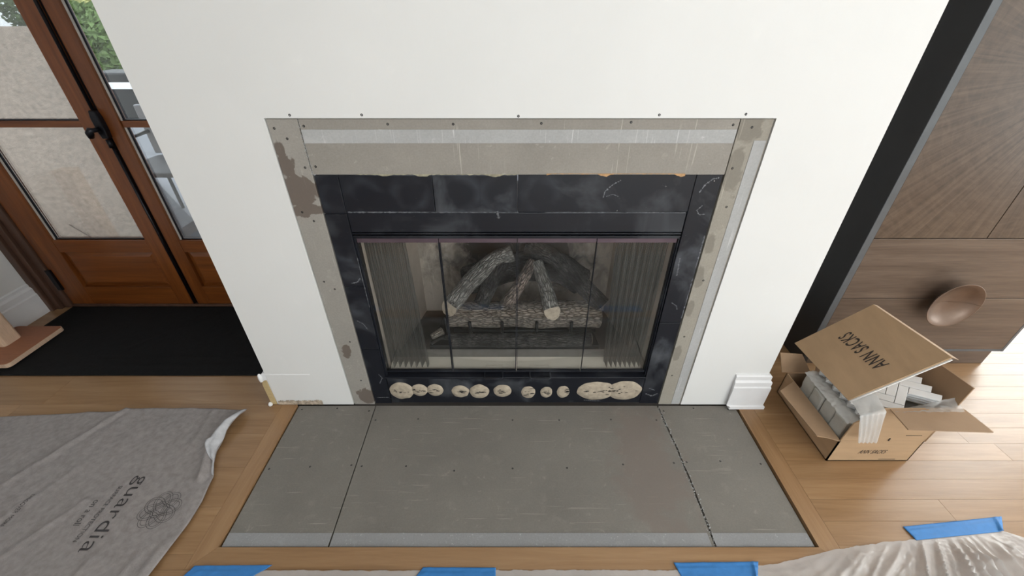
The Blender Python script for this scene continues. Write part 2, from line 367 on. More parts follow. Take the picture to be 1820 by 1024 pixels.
def struct(o, label=None):
    o['kind'] = 'structure'
    if label: o['label'] = label
    return o
def text(name, body, place, mat, parent, weight=.012, space=1.12):
    """flat print: place(u, v) maps the unit text box to the surface"""
    cu = bpy.data.curves.new('lettering', 'FONT'); cu.body = body; cu.resolution_u = 4; cu.offset = weight; cu.space_character = space
    t = bpy.data.objects.new('lettering', cu); COL.objects.link(t)
    me = bpy.data.meshes.new_from_object(t.evaluated_get(bpy.context.evaluated_depsgraph_get()))
    bpy.data.objects.remove(t); bpy.data.curves.remove(cu)
    xs = [v.co.x for v in me.vertices]; ys = [v.co.y for v in me.vertices]
    x0, x1, y0, y1 = min(xs), max(xs), min(ys), max(ys)
    for v in me.vertices: v.co = place((v.co.x-x0)/(x1-x0), (v.co.y-y0)/(y1-y0))
    me.name = name; me.materials.clear()
    return link(name, me, mat, parent)
def N(x, y=0, z=0): return noise.noise(Vector((x, y, z)))
def lerp(a, b, t): return a+(b-a)*t
def pw(pts, x):
    """piecewise linear"""
    if x <= pts[0][0]: return pts[0][1]
    for (a, b), (c, d) in zip(pts, pts[1:]):
        if x <= c: return b+(d-b)*(x-a)/(c-a)
    return pts[-1][1]

# ================================================================== SETTING
XL, XR, YB, YF, ZC = -2.575, 4.8, 0.80, -3.5, 2.6
HX0, HX1, HY0 = -0.900, 0.940, -0.554           # hearth opening in the floor
floor = struct(box('floor', XL-.2, XR+.2, YF-.2, 0.95, -.08, -.0185, SUB))
def plank(poly, mat):
    prism('floor_plank', [(x, y, -.018) for x, y in poly], (0, 0, .018), mat, floor, .0004)
G = .0003
def row(y0, y1, x0, x1, seed):
    rnd = random.Random(seed); x = x0; first = True
    while x < x1-.02:
        L = rnd.uniform(.35, .9) if first else rnd.uniform(.9, 1.6); first = False
        xe = x+L
        if x1-xe < .3: xe = x1
        plank([(x+G, y0+G), (xe-G, y0+G), (xe-G, y1-G), (x+G, y1-G)], OAK); x = xe
P = .0718; BW = .062
yr = [-.261+P*k for k in range(-5, 15)]
for k in range(len(yr)-1):                       # right of the hearth
    if yr[k] > HY0-BW: row(yr[k], yr[k+1], HX1+BW if yr[k] < 0 else 1.02, XR, 100+k)
row(HY0-BW, yr[1] if yr[1] > HY0-BW else yr[2], HX1+BW, XR, 99)
row(0.0, .166, XL, -.985, 40)                    # wide board before the black mat
for k in range(4): row(.166+.135*k, .166+.135*(k+1), XL, -.985, 50+k)
yl = [0.0-P*2*k for k in range(5)]
for k in range(4): row(max(yl[k+1], HY0-BW), yl[k], XL, HX0-BW, 60+k)
row(HY0-BW, yl[4], XL, HX0-BW, 66) if yl[4] > HY0-BW+.01 else None
y = HY0-BW; k = 0
while y > -1.75: row(y-P*1.7, y, XL, XR, 200+k); y -= P*1.7; k += 1
row(YF, y, XL, XR, 300)
plank([(HX0-BW+G, HY0-BW+G), (HX0-G, HY0-G), (HX0-G, -G), (HX0-BW+G, -G)], OAKY)
plank([(HX1+BW-G, HY0-BW+G), (HX1+BW-G, -G), (HX1+G, -G), (HX1+G, HY0-G)], OAKY)
plank([(HX0-BW+G, HY0-BW+G), (HX1+BW-G, HY0-BW+G), (HX1+G, HY0-G), (HX0+G, HY0-G)], OAK)

# chimney breast with the opening for the boards and the fire
BX0, BX1 = -.978, 1.016
OX0, OX1, OZ = -.664, .7075, 1.1285
wc = struct(boxes('wall_center', [(BX0, OX0, 0, YB, 0, ZC), (OX1, BX1, 0, YB, 0, ZC), (OX0, OX1, 0, YB, OZ, ZC)], WALL))
struct(boxes('wall_back', [(XL-.1, BX0, YB-.06, YB+.06, 2.22, ZC), (BX1, 2.72, YB, YB+.1, 0, ZC), (2.72, 4.48, YB, YB+.1, 2.42, ZC), (4.48, XR, YB, YB+.1, 0, ZC), (2.72, 4.48, YB, YB+.1, 0, .08)], WALL))
struct(box('wall_left', XL-.12, XL, YF, YB+.06, 0, ZC, WALL))
struct(boxes('wall_right', [(XR, XR+.1, YF, -2.3, 0, ZC), (XR, XR+.1, -.2, YB, 0, ZC), (XR, XR+.1, -2.3, -.2, 0, .25), (XR, XR+.1, -2.3, -.2, 2.42, ZC)], WALL))
struct(boxes('wall_rear', [(XL, -.25, YF-.1, YF, 0, ZC), (2.45, XR, YF-.1, YF, 0, ZC), (-.25, 2.45, YF-.1, YF, 0, .55), (-.25, 2.45, YF-.1, YF, 2.35, ZC)], WALL))
struct(box('ceiling', XL-.1, XR+.1, YF-.1, YB+.1, ZC, ZC+.1, CEIL))
def window(name, frames, panes):
    wroot = struct(empty(name, frames[0][0:1]+(frames[0][2], frames[0][4])))
    for f in frames: box('window_frame', *f, TRIM, wroot, .004)
    for p in panes: box('pane', *p, WGLASS, wroot)
window('window_1', [(XR+.02, XR+.08, -2.3, -2.22, .25, 2.42), (XR+.02, XR+.08, -.28, -.2, .25, 2.42), (XR+.02, XR+.08, -2.22, -.28, .25, .33), (XR+.02, XR+.08, -2.22, -.28, 2.34, 2.42), (XR+.02, XR+.08, -1.28, -1.22, .33, 2.34)],
       [(XR+.045, XR+.051, -2.22, -1.28, .33, 2.34), (XR+.045, XR+.051, -1.22, -.28, .33, 2.34)])
window('window_2', [(2.72, 2.8, YB+.02, YB+.05, .08, 2.42), (4.4, 4.48, YB+.02, YB+.05, .08, 2.42), (2.8, 4.4, YB+.02, YB+.05, .08, .16), (2.8, 4.4, YB+.02, YB+.05, 2.34, 2.42)],
       [(2.8, 4.4, YB+.033, YB+.038, .16, 2.34)])
window('window_3', [(-.25, -.17, YF-.08, YF-.03, .55, 2.35), (2.37, 2.45, YF-.08, YF-.03, .55, 2.35), (-.17, 2.37, YF-.08, YF-.03, .55, .63), (-.17, 2.37, YF-.08, YF-.03, 2.27, 2.35), (1.07, 1.13, YF-.08, YF-.03, .63, 2.27)],
       [(-.17, 1.07, YF-.058, YF-.053, .63, 2.27), (1.13, 2.37, YF-.058, YF-.053, .63, 2.27)])

# screws along the wall above the boards
def screws(parent, pts, front):
    """front: y of a wall face, or None for the hearth (z up)"""
    for a, b in pts:
        o, ax = ((a, front+.0015, b), (0,-1,0)) if front is not None else ((a, b, -.0075), (0,0,1))
        lathe('screw', [(.0038,0), (.0038,.0014), (.0026,.002), (0.0001,.0012)], o, ax, SCREW, parent, 10)
screws(wc, [(-.592,1.1365), (-.40,1.137), (.017,1.134), (.392,1.137), (.622,1.139)], 0)
# torn plaster where the skirting was taken off
def torn(u, v):
    x = lerp(-.975, -.79, u); z = v*(.020+.016*abs(N(x*40, 3))+.012*abs(N(x*120, 8)))
    return (x, -.0012-.0018*abs(N(x*150, v*5)), z+.001)
grid('torn_plaster', 60, 4, torn, simple('raw_plaster', (.45,.37,.29), .95, .5, 60, 90, .6), wc)
grid('caulk_line', 50, 3, lambda u, v: (lerp(-.978, -.80, u), -.002*math.sin(v*math.pi), .172+.005*v+.002*N(u*9)), PAPER, wc)

# skirting left on the breast and the left wall
bl = struct(empty('baseboard_left', (-1.0, 0, 0)))
prism('moulding', [(-.980, .002, 0), (-1.008, .002, 0), (-1.008, .002, .12), (-1.002, .002, .135), (-1.002, .002, .165), (-.992, .002, .178), (-.980, .002, .178)], (0, .66, 0), TRIM, bl, .001)
prism('raw_end', [(-.983, .0015, .004), (-1.006, .0015, .004), (-1.006, .0015, .118), (-1.000, .0015, .138), (-.983, .0015, .142)], (0, -.004, 0), simple('raw_yellow_pine', (.52,.39,.2), .8, .15, 60, stretch=(1,1,6)), bl, .0005)
lathe('paint_drip', [(.0001,0),(.007,.003),(.009,.010),(.005,.018),(.0001,.02)], (-1.006, -.008, 0.001), (0,0,1), PAPER, bl, 12)
lathe('paint_drip', [(.0001,0),(.007,.006),(.008,.024),(.006,.04),(.0001,.046)], (-1.0, -.004, .136), (0,0,1), PAPER, bl, 12)
br = struct(empty('baseboard_right', (.95, 0, 0)))
prof = [(0, 0), (-.026, 0), (-.026, .014), (-.02, .018), (-.02, .118), (-.017, .124), (-.017, .145), (-.011, .154), (-.011, .172), (-.006, .178), (0, .178)]
bm = bmesh.new()
L0 = [bm.verts.new((.886+(.012 if z < .018 else 0), y, z)) for y, z in prof]
L1 = [bm.verts.new((1.0165-y, y, z)) for y, z in prof]
L2 = [bm.verts.new((1.0165-y, .36, z)) for y, z in prof]
n = len(prof)
for A, B in ((L0, L1), (L1, L2)):
    for i in range(n-1): bm.faces.new((A[i], A[i+1], B[i+1], B[i]))
bm.faces.new(L0); bm.faces.new(L2[::-1])
frombm('moulding', bm, TRIM, br)
bs = struct(empty('baseboard_side', (XL, .3, 0)))
prism('moulding', [(XL, YF, 0), (XL+.02, YF, 0), (XL+.02, YF, .115), (XL+.016, YF, .122), (XL+.016, YF, .15), (XL+.008, YF, .162), (XL+.008, YF, .175), (XL, YF, .18)], (0, .675-YF, 0), TRIM, bs)

# ------------------------------------------------------------------ French doors in the left alcove
DY = .70
trim = struct(empty('trim_1', (-2.52, DY, 0)), 'dark brown moulded door casing beside the left wall')
for i, (a, b, f) in enumerate([(-2.573, -2.535, .655), (-2.535, -2.505, .672), (-2.505, -2.462, .690)]):
    box('casing_step', a, b, f, .745, 0, 2.22, CASE, trim, .003)
box('casing_head', -2.462, BX0-.002, .69, .745, 2.16, 2.22, CASE, trim, .003)
box('casing_step', -1.04, BX0-.002, .69, .745, 0, 2.16, CASE, trim, .003)
box('threshold', -2.462, BX0-.002, .694, .86, 0.0005, .016, CASE, trim, .002)
def leaf(name, x0, x1, gl0, gl1, label):
    d = struct(empty(name, ((x0+x1)/2, DY, .02)), label)
    box('stile', x0, gl0, DY, DY+.044, .018, 2.155, DOORW, d, .003)
    box('stile', gl1, x1, DY, DY+.044, .018, 2.155, DOORW, d, .003)
    box('rail', gl0, gl1, DY+.001, DY+.043, .018, .130, DOORH, d, .002)
    box('rail', gl0, gl1, DY+.001, DY+.043, .343, .411, DOORH, d, .002)
    box('rail', gl0, gl1, DY+.001, DY+.043, 2.06, 2.155, DOORH, d, .002)
    # raised and fielded panel
    a, b, c, e, q = gl0, gl1, .130, .343, .028
    V = [(a, DY+.020, c), (b, DY+.020, c), (b, DY+.020, e), (a, DY+.020, e), (a+q, DY+.007, c+q), (b-q, DY+.007, c+q), (b-q, DY+.007, e-q), (a+q, DY+.007, e-q),
         (a, DY+.03, c), (b, DY+.03, c), (b, DY+.03, e), (a, DY+.03, e)]
    raw('raised_panel', V, [(0,1,5,4), (1,2,6,5), (2,3,7,6), (3,0,4,7), (4,5,6,7), (11,10,9,8), (0,8,9,1), (1,9,10,2), (2,10,11,3), (3,11,8,0)], DOORH, d)
    zs = [.411, .955, .983, 1.50, 1.528, 2.06]
    for k in (1, 3): box('muntin', gl0, gl1, DY+.008, DY+.038, zs[k], zs[k+1], DOORH, d, .003)
    for k in (0, 2, 4):
        p = box('pane', gl0, gl1, DY+.021, DY+.026, zs[k], zs[k+1], WGLASS, d)
        t = .008
        boxes('glazing_bead', [(gl0, gl0+t, DY+.012, DY+.021, zs[k], zs[k+1]), (gl1-t, gl1, DY+.012, DY+.021, zs[k], zs[k+1])], BEAD, p)
        boxes('glazing_seal', [(gl0+t, gl0+t+.008, DY+.016, DY+.021, zs[k], zs[k+1]), (gl0+t, gl1-t, DY+.014, DY+.021, zs[k], zs[k]+.006)], BRASSB, p)
    return d
d1 = leaf('door_1', -2.46, -1.776, -2.335, -1.862, 'brown wooden French door leaf with pale wall seen through its glass')
d2 = leaf('door_2', -1.758, -1.045, -1.692, -1.19, 'brown wooden French door leaf half hidden by the chimney breast')
box('meeting_gap', -1.777, -1.757, DY+.012, DY+.04, .018, 2.155, BRASSB, d1)
tube('bolt_rod', [(-1.767, DY-.008, .03), (-1.767, DY-.008, .91)], .0065, BRASSB, d1)
tube('bolt_rod', [(-1.770, DY-.008, 1.02), (-1.770, DY-.008, 2.1)], .0065, BRASSB, d1)
lk = prism('lock_case', [(-1.779, DY-.026, .915), (-1.752, DY-.026, .915), (-1.748, DY-.026, .945), (-1.748, DY-.026, 1.0), (-1.756, DY-.026, 1.03), (-1.778, DY-.026, 1.03), (-1.785, DY-.026, 1.0), (-1.785, DY-.026, .945)], (0, .026, 0), BRASSB, d1, .004)
tube('lock_handle', [(-1.772, DY-.024, .955), (-1.776, DY-.045, .955), (-1.784, DY-.052, .958), (-1.792, DY-.054, .945), (-1.796, DY-.053, .925)], [.010, .009, .012, .015, .010], BRASSB, lk, 12)
tube('guide', [(-1.767, DY-.012, .875), (-1.767, DY-.012, .91)], .011, BRASSB, d1, 12)
for z in (.115, 1.05, 1.9):
    h = box('hinge', -2.473, -2.447, DY-.012, DY+.002, z, z+.125, BRASSB, d1, .002)

# outside, seen through the doors
struct(box('floor_outside', -30, 6, .96, 30, -.14, -.09, CONC), 'pale grey concrete drive outside the glass doors')
struct(box('wall_outside', -9, -2.60, 1.52, 1.68, -.09, 1.315, STUCCO), 'tan stucco garden wall outside the left glass door')
tag(tube('garden_cane', [(-3.02, 1.40, .18), (-2.74, 1.385, -.08)], .004, CASE), 'thin brown cane leaning on the outdoor stucco wall', 'cane')
sb = bmesh.new(); bmesh.ops.create_icosphere(sb, subdivisions=3, radius=1)
for v in sb.verts:
    k = 1+.22*N(v.co.x*1.7, v.co.y*1.7, v.co.z*1.7); v.co = Vector((-2.69+v.co.x*.09*k, 1.36+v.co.y*.06*k, -.04+v.co.z*.075*k))
tag(frombm('stone', sb, simple('mossy_stone', (.16,.17,.10), .9, .3, 20, 40, .5), None, True), 'small dark mossy stone at the foot of the stucco wall', 'stone')
ch = empty('patio_chair', (-2.75, 2.1, -.09), 'dark metal patio chair standing outside behind the glass door', 'chair')
for x in (-3.0, -2.55):
    for yy in (1.9, 2.35): tube('leg', [(x, yy, -.09), (x, yy, .36)], .014, BRASSB, ch)
box('seat', -3.03, -2.52, 1.87, 2.38, .345, .385, simple('dark_grey_cushion', (.03,.03,.034), .7), ch, .015)
box('backrest', -3.03, -2.52, 2.36, 2.40, .40, .78, simple('mid_grey_sling', (.16,.165,.18), .7), ch, .01)
for x in (-3.0, -2.55): tube('armrest', [(x, 1.9, .36), (x, 1.9, .56), (x, 2.36, .58)], .014, BRASSB, ch)
pl = empty('planter', (-6.75, 6.6, -.09), 'tall dark planter with pale band standing on the far drive', 'planter')
box('pot', -7.0, -6.2, 6.3, 6.9, -.09, .62, IRON, pl, .03); box('band', -7.02, -6.18, 6.28, 6.92, .38, .48, PAPER, pl, .01)
struct(box('kerb_outside', -30, 4, 9.0, 9.4, -.09, .03, simple('pale_kerb', (.4,.39,.37), .9)), 'pale kerb along the far edge of the drive')
def shrub(name, c, rad, hgt, nleaf, mat, seed, label):
    rnd = random.Random(seed); root = empty(name, (c[0], c[1], -.09), label, 'shrub', 'greenery beyond the drive')
    V, F = [], []
    for i in range(nleaf):
        th = rnd.uniform(0, 6.283); ph = math.acos(rnd.uniform(-1, 1)); r = rnd.uniform(.55, 1)**.5
        p = Vector((c[0]+rad*r*math.sin(ph)*math.cos(th), c[1]+rad*.7*r*math.sin(ph)*math.sin(th), -.09+hgt*.55+hgt*.45*r*math.cos(ph)))
        a = Vector((rnd.gauss(0,1), rnd.gauss(0,1), rnd.gauss(0,1))).normalized(); b = a.orthogonal().normalized(); s = rnd.uniform(.08, .16)
        k = len(V); V += [p-a*s, p+b*s*.45, p+a*s, p-b*s*.45]; F.append((k, k+1, k+2, k+3))
    f = raw('foliage', V, F, mat, root); f['kind'] = 'stuff'
    tube('trunk', [(c[0], c[1], -.09), (c[0]+.05, c[1], hgt*.6)], [.09, .05], TRUNK, root)
shrub('shrub', (-9.75, 9.9), .75, 1.75, 3000, LEAF, 1, 'round dark green shrub beyond the drive, nearest the doors')
shrub('shrub', (-13.2, 14.2), 1.5, 2.0, 3000, LEAFD, 2, 'yellow green shrub beyond the drive, behind the nearest one')
shrub('shrub', (-18.6, 19.5), 2.4, 3.2, 3000, LEAF, 3, 'tall green tree-like shrub farthest from the doors')

# ================================================================== CEMENT BOARDS
HZ = -.006
def hearth(poly, label, scr, sx0, sx1):
    e = empty('cement_board', (poly[0][0], poly[0][1], -.018), label, 'cement board', 'cement boards on the hearth')
    prism('board', [(x, y, -.018) for x, y in poly], (0, 0, .018+HZ), CEM, e, .0008)
    box('smooth_edge', sx0, sx1, HY0+.004, -.510, HZ-.001, HZ+.0009, STRIP2, e)
    screws(e, scr, None)
J1 = (-.572, -.565); J2 = (.611, .622)
hearth([(HX0+.006, HY0+.003), (J1[1]-.002, HY0+.003), (J1[0]-.002, -.002), (HX0+.006, -.002)], 'grey cement hearth board on the left, beside the drop cloth',
       [(-.874,-.021), (-.729,-.015), (-.593,-.029), (-.877,-.29), (-.733,-.281), (-.585,-.275), (-.885,-.543), (-.73,-.547), (-.59,-.543)], HX0+.007, J1[1]-.003)
wob = [(J2[0]+.004*N(t*9)+(J2[1]-J2[0])*t+.010*math.sin(t*2.6), -.002-(.549*t)) for t in [i/14 for i in range(15)]]
hearth([(J1[1]+.002, HY0+.003)]+[(x-.003, y) for x, y in wob[::-1]]+[(J1[0]+.002, -.002)], 'wide grey cement hearth board in the middle, before the black fireplace',
       [(-.553,-.075), (-.381,-.069), (.002,-.075), (.191,-.075), (.401,-.072), (.585,-.075), (-.546,-.279), (-.385,-.279), (-.208,-.297), (.002,-.288), (.199,-.286), (.405,-.272), (.592,-.266), (-.548,-.541), (-.385,-.54), (-.216,-.54), (-.003,-.537), (.198,-.54), (.407,-.538), (.602,-.535)], J1[1]+.003, .616)
hearth([(x+.003, y) for x, y in wob]+[(HX1-.008, HY0+.003), (HX1-.008, -.002)], 'grey cement hearth board on the right, beside the cardboard box',
       [(.628,-.029), (.757,-.015), (.9,-.021), (.64,-.263), (.765,-.259), (.908,-.27), (.64,-.537), (.774,-.537), (.921,-.535)], .63, HX1-.009)
# crumbly joint
rj = random.Random(4); V, F = [], []
for i in range(240):
    t = rj.random(); x = pw([( -y, x) for x, y in wob], .002+.549*t)+rj.gauss(0, .004); yy = -.002-.549*t; s = rj.uniform(.0006, .0022)
    k = len(V); V += [(x-s, yy-s, HZ), (x+s, yy-s, HZ), (x, yy+s, HZ), (x, yy, HZ+s*1.3)]; F += [(k,k+1,k+3), (k+1,k+2,k+3), (k+2,k,k+3)]
tag(raw('joint_crumbs', V, F, STRIP), 'crumbs of cement along the right hearth joint', 'crumbs')['kind'] = 'stuff'

FY = .004                                        # front of the boards, just behind the wall face
def wallboard(x0, x1, z0, z1, mat, label, scr, strips):
    e = empty('cement_board', ((x0+x1)/2, FY, z0), label, 'cement board', 'cement boards round the fireplace')
    box('board', x0, x1, FY, FY+.014, z0, z1, mat, e, .0012)
    for s in strips: box('smooth_strip', *s, STRIP, e, .0004)
    screws(e, scr, FY)
wallboard(OX0+.002, -.5775, -.004, OZ-.002, CEMS, 'narrow stained cement board left of the fireplace', [(-.646,1.102), (-.619,1.075), (-.639,.859), (-.611,.83), (-.636,.608), (-.607,.578), (-.607,.341), (-.607,.137), (-.592,.995)], [])
wallboard(-.5750, .6135, .9745, OZ-.002, CEMW, 'long cement board across the top of the fireplace', [(-.564,1.108), (-.336,1.113), (-.159,1.113), (.079,1.115), (.321,1.118), (.598,1.111), (-.561,.998)], [(-.574, .6125, FY-.0012, FY+.001, 1.063, 1.099)])
wallboard(.6158, OX1-.002, -.004, OZ-.002, CEMT, 'narrow stained cement board right of the fireplace with pale strip', [(.651,1.105), (.683,1.063), (.631,.993), (.648,.876), (.678,.83), (.646,.613), (.67,.574), (.639,.366), (.637,.165)], [(.668, .7015, FY-.0012, FY+.001, 0, 1.07)])
# crumbly joint of the left and top board
rj = random.Random(9); V, F = [], []
for i in range(120):
    z = rj.uniform(.975, 1.125); x = -.5763+rj.gauss(0, .0022); s = rj.uniform(.0005, .0015); k = len(V)
    V += [(x-s, FY-.0004, z-s), (x+s, FY-.0004, z-s), (x, FY-.0004, z+s), (x, FY-s, z)]; F += [(k,k+1,k+3), (k+1,k+2,k+3), (k+2,k,k+3)]
tag(raw('plaster_crumbs', V, F, STRIP), 'pale plaster crumbs in the joint of the left and top boards', 'crumbs')['kind'] = 'stuff'

# ================================================================== FIREPLACE
fp = empty('fireplace_insert', (.02, .05, 0), 'black gas fireplace insert with four glass panels and beige adhesive patches', 'fireplace')
PY = .006
def panel(x0, x1, z0, z1, mat, y=PY, d=.02): return box('facing_panel', x0+.0008, x1-.0008, y, y+d, z0+.0008, z1-.0008, mat, fp, .0015)
GX0, GX1, GZ0, GZ1 = -.500, .531, .170, .766
zl = [0, .028, .30, .585, .852, .9715]
for a, b in zip(zl, zl[1:]): panel(-.5745, -.505, a, b, BLK)
for a, b in zip([0, .43, .9765], [.43, .9765]): panel(.535, .612, a, b, BLK2)
for i, (a, b) in enumerate([(-.505, -.233), (-.233, .017), (.017, .535)]): panel(a, b, .858, .9715 if i < 2 else .975, [BLK, BLK2, BLK][i])
box('lintel', -.504, .534, PY+.001, PY+.02, .790, .8565, BLKP, fp, .003)
for z in (.786, .777): box('louvre_rail', -.504, .534, PY+.002, PY+.014, z-.0035, z, BLKP, fp, .001)
box('door_head', -.504, .534, PY+.006, PY+.03, .7655, .7735, BLKP, fp, .001)
for x0, x1 in ((-.505, GX0), (GX1, .535)): box('door_jamb', x0, x1, PY+.006, PY+.045, GZ0-.012, .777, BLKP, fp, .001)
# torn packing above the insert
for (x0, x1, zz, m_) in [(-.45, .02, .9725, 'yellowed_mineral_packing'), (.1, .5, .9745, 'orange_foam_packing')]:
    mt = simple(m_, (.36,.33,.24) if x0 < 0 else (.50,.30,.15), .95, .3, 60, 120, .5)
    grid('torn_packing', 70, 4, lambda u, v: (lerp(x0, x1, u), PY-.003-.002*abs(N(u*40+x0, v*3)), zz+.004-v*(.001+.011*max(0, N(u*9+x0*7, 5))+.004*abs(N(u*47, 2)))), mt, fp)
# glass doors
gx = [GX0, -.236, .017, .273, GX1]
for i in range(4):
    a, b = gx[i]+.001, gx[i+1]-.001
    g = box('glass_door', a, b, PY+.016, PY+.021, GZ0+.006, GZ1-.017, FGLASS, fp)
    box('top_rail', a, b, PY+.012, PY+.025, GZ1-.018, GZ1-.001, PURP, g, .001)
    box('bottom_rail', a, b, PY+.012, PY+.025, GZ0, GZ0+.007, BLKP, g, .001)
    if i in (0, 1): box('edge_trim', b-.0025, b, PY+.013, PY+.023, GZ0+.007, GZ1-.018, BLKP, g)
    if i in (1, 2, 3): box('edge_trim', a, a+.0022, PY+.013, PY+.023, GZ0+.007, GZ1-.018, BLKP, g)
    if i == 3: box('edge_trim', b-.0025, b, PY+.013, PY+.023, GZ0+.007, GZ1-.018, BLKP, g)
for a, b in ((-.108, -.038), (.072, .152)):
    tube('handle', [(a, PY+.014, .172), (a, PY-.016, .166), (a+.004, PY-.018, .163), (b-.004, PY-.018, .163), (b, PY-.016, .166), (b, PY+.014, .172)], .0028, BLKP, fp, 8)
box('sill_ledge', -.504, .534, PY-.006, PY+.03, .150, .1585, BLKP, fp, .002)
low = panel(-.504, .5345, .004, .1485, BLK2)
# adhesive dabs on the lower panel
def dab(cx, cz, a, b, seed, lobes=None):
    k = 36; rnd = random.Random(seed); V = []; yb = PY-.0002
    for ring, (s, y_) in enumerate([(1, yb+.0006), (.97, yb-.0022), (.55, yb-.0034)]):
        for i in range(k):
            th = 2*math.pi*i/k; q = s*(1+.07*N(math.cos(th)*2+seed, math.sin(th)*2)); V.append((cx+a*q*math.cos(th), y_, cz+b*q*math.sin(th)))
    V.append((cx, yb-.0036, cz)); F = []
    for r_ in range(2):
        for i in range(k): F.append((r_*k+i, r_*k+(i+1) % k, (r_+1)*k+(i+1) % k, (r_+1)*k+i))
    for i in range(k): F.append((2*k+i, 2*k+(i+1) % k, 3*k))
    d = raw('adhesive_patch', V, F, THIN, low, True)
for i, (x, z, a, b) in enumerate([(-.452,.077,.05,.048), (-.379,.081,.034,.034), (-.315,.081,.034,.034), (-.212,.073,.036,.034), (-.134,.073,.040,.040), (-.039,.076,.037,.035), (.067,.068,.029,.034), (.141,.068,.025,.031), (.21,.070,.026,.034), (.345,.076,.078,.052), (.462,.078,.070,.054)]):
    dab(x, z, a, b, i*3.1)
# dark trowel marks in the dabs
rt = random.Random(12)
for (x, z, a, b) in [(-.452,.077,.03,.012), (-.379,.081,.022,.010), (-.315,.081,.018,.010), (-.212,.073,.022,.008), (-.134,.073,.026,.012), (-.039,.076,.022,.008), (.067,.068,.018,.018), (.141,.068,.012,.012), (.225,.078,.008,.008), (.35,.074,.05,.012), (.46,.082,.05,.014), (.405,.085,.04,.012)]:
    V, F = [], []
    for q in range(9):
        px, pz = x+rt.uniform(-a, a), z+rt.gauss(0, b*.6); L, h = rt.uniform(.003, .011), rt.uniform(.0010, .0028); k = len(V); y_ = PY-.0042
        for t in range(8): V.append((px+L*math.cos(t*.785), y_-.0003*(t % 2), pz+h*math.sin(t*.785)+.002*math.cos(t*.785)*N(q, x)))
        F.append(tuple(range(k, k+8)))
    raw('trowel_mark', V, F, THIND, low)['kind'] = 'stuff'

# pale plaster smears scratched over the black facing
def smear(pts, w0, seed):
    V, F = [], []; n_ = 40; rnd = random.Random(seed)
    for i in range(n_):
        t = i/(n_-1)*(len(pts)-1); k = min(int(t), len(pts)-2); x = lerp(pts[k][0], pts[k+1][0], t-k); z = lerp(pts[k][1], pts[k+1][1], t-k)
        dx, dz = pts[k+1][0]-pts[k][0], pts[k+1][1]-pts[k][1]; L = math.hypot(dx, dz); a = w0*max(.05, .5+1.3*N(i*.5+seed, 3)); j = .0012*N(i*.7, seed)
        V += [(x-dz/L*(a+j), PY-.0005, z+dx/L*(a+j)), (x+dz/L*(a-j), PY-.0005, z-dx/L*(a-j))]
    F = [(2*i, 2*i+1, 2*i+3, 2*i+2) for i in range(n_-1)]
    raw('plaster_smear', V, F, SMEAR, fp)
SMEAR = simple('pale_plaster_smear', (.135,.14,.155), .85, .5, 120)
for q, (pts, w0) in enumerate([([(-.50,.8585), (-.30,.8582)], .0016), ([(-.30,.8582), (.02,.858)], .0010), ([(.10,.8578), (.53,.858)], .0008), ([(-.046,.862), (-.040,.838)], .0030),
        ([(.272,.905), (.276,.925), (.296,.945), (.318,.958)], .0014), ([(.28,.908), (.30,.915), (.318,.908)], .0008), ([(.602,.965), (.585,.962), (.567,.945), (.555,.92)], .0016),
        ([(.575,.88), (.562,.865), (.572,.85), (.59,.852)], .0014), ([(.608,.78), (.609,.66)], .0016), ([(.6095,.62), (.6095,.45)], .0013), ([(.56,.52), (.58,.505), (.585,.49)], .0014), ([(.548,.70), (.553,.63)], .0020),
        ([(-.545,.60), (-.525,.605), (-.512,.62)], .0020), ([(-.505,.70), (-.503,.50)], .0009), ([(-.56,.44), (-.54,.425), (-.53,.40)], .0014), ([(-.53,.17), (-.52,.15), (-.535,.12)], .0016), ([(-.56,.036), (-.51,.037)], .0014),
        ([(.55,.06), (.58,.045), (.60,.06)], .0024), ([(.56,.09), (.585,.08)], .0018), ([(.3,.02), (.37,.015)], .0012)]):
    smear(pts, w0*1.9, q*7.3)
# firebox shell
FB = .44; fx0, fx1 = -.415, .445; FZ = .165; FT = .80
shell = [(-.503, .035), (fx0, FB), (fx1, FB), (.533, .035)]
def slab(name, p, q, z0, z1, mat, t=.012):
    d = Vector((q[0]-p[0], q[1]-p[1], 0)).normalized(); nrm = Vector((-d.y, d.x, 0))*t
    prism(name, [(p[0], p[1], z0), (q[0], q[1], z0), (q[0], q[1], z1), (p[0], p[1], z1)], nrm, mat, fp)
slab('firebox_side', shell[0], shell[1], FZ-.01, FT, BEIGE); slab('firebox_back', shell[1], shell[2], FZ-.01, FT, SOOTB); slab('firebox_side', shell[2], shell[3], FZ-.01, FT, BEIGE)
prism('firebox_floor', [(-.503, .03, FZ-.012), (.533, .03, FZ-.012), (fx1, FB, FZ-.012), (fx0, FB, FZ-.012)], (0, 0, .01), SOOT, fp)
prism('firebox_top', [(-.503, .03, FT), (.533, .03, FT), (fx1, FB, FT), (fx0, FB, FT)], (0, 0, .01), SOOT, fp)
prism('front_ledge', [(-.49, .034, FZ-.002), (-.49, .034, FZ+.004), (-.49, .080, FZ+.030), (-.49, .080, FZ-.002)], (1.01, 0, 0), LEDGE, fp, .0008)
prism('front_ledge_step', [(-.48, .0805, FZ-.002), (-.48, .0805, FZ+.028), (-.48, .122, FZ+.034), (-.48, .122, FZ-.002)], (.99, 0, 0), simple('grey_refractory', (.34,.305,.28), .9), fp, .0008)
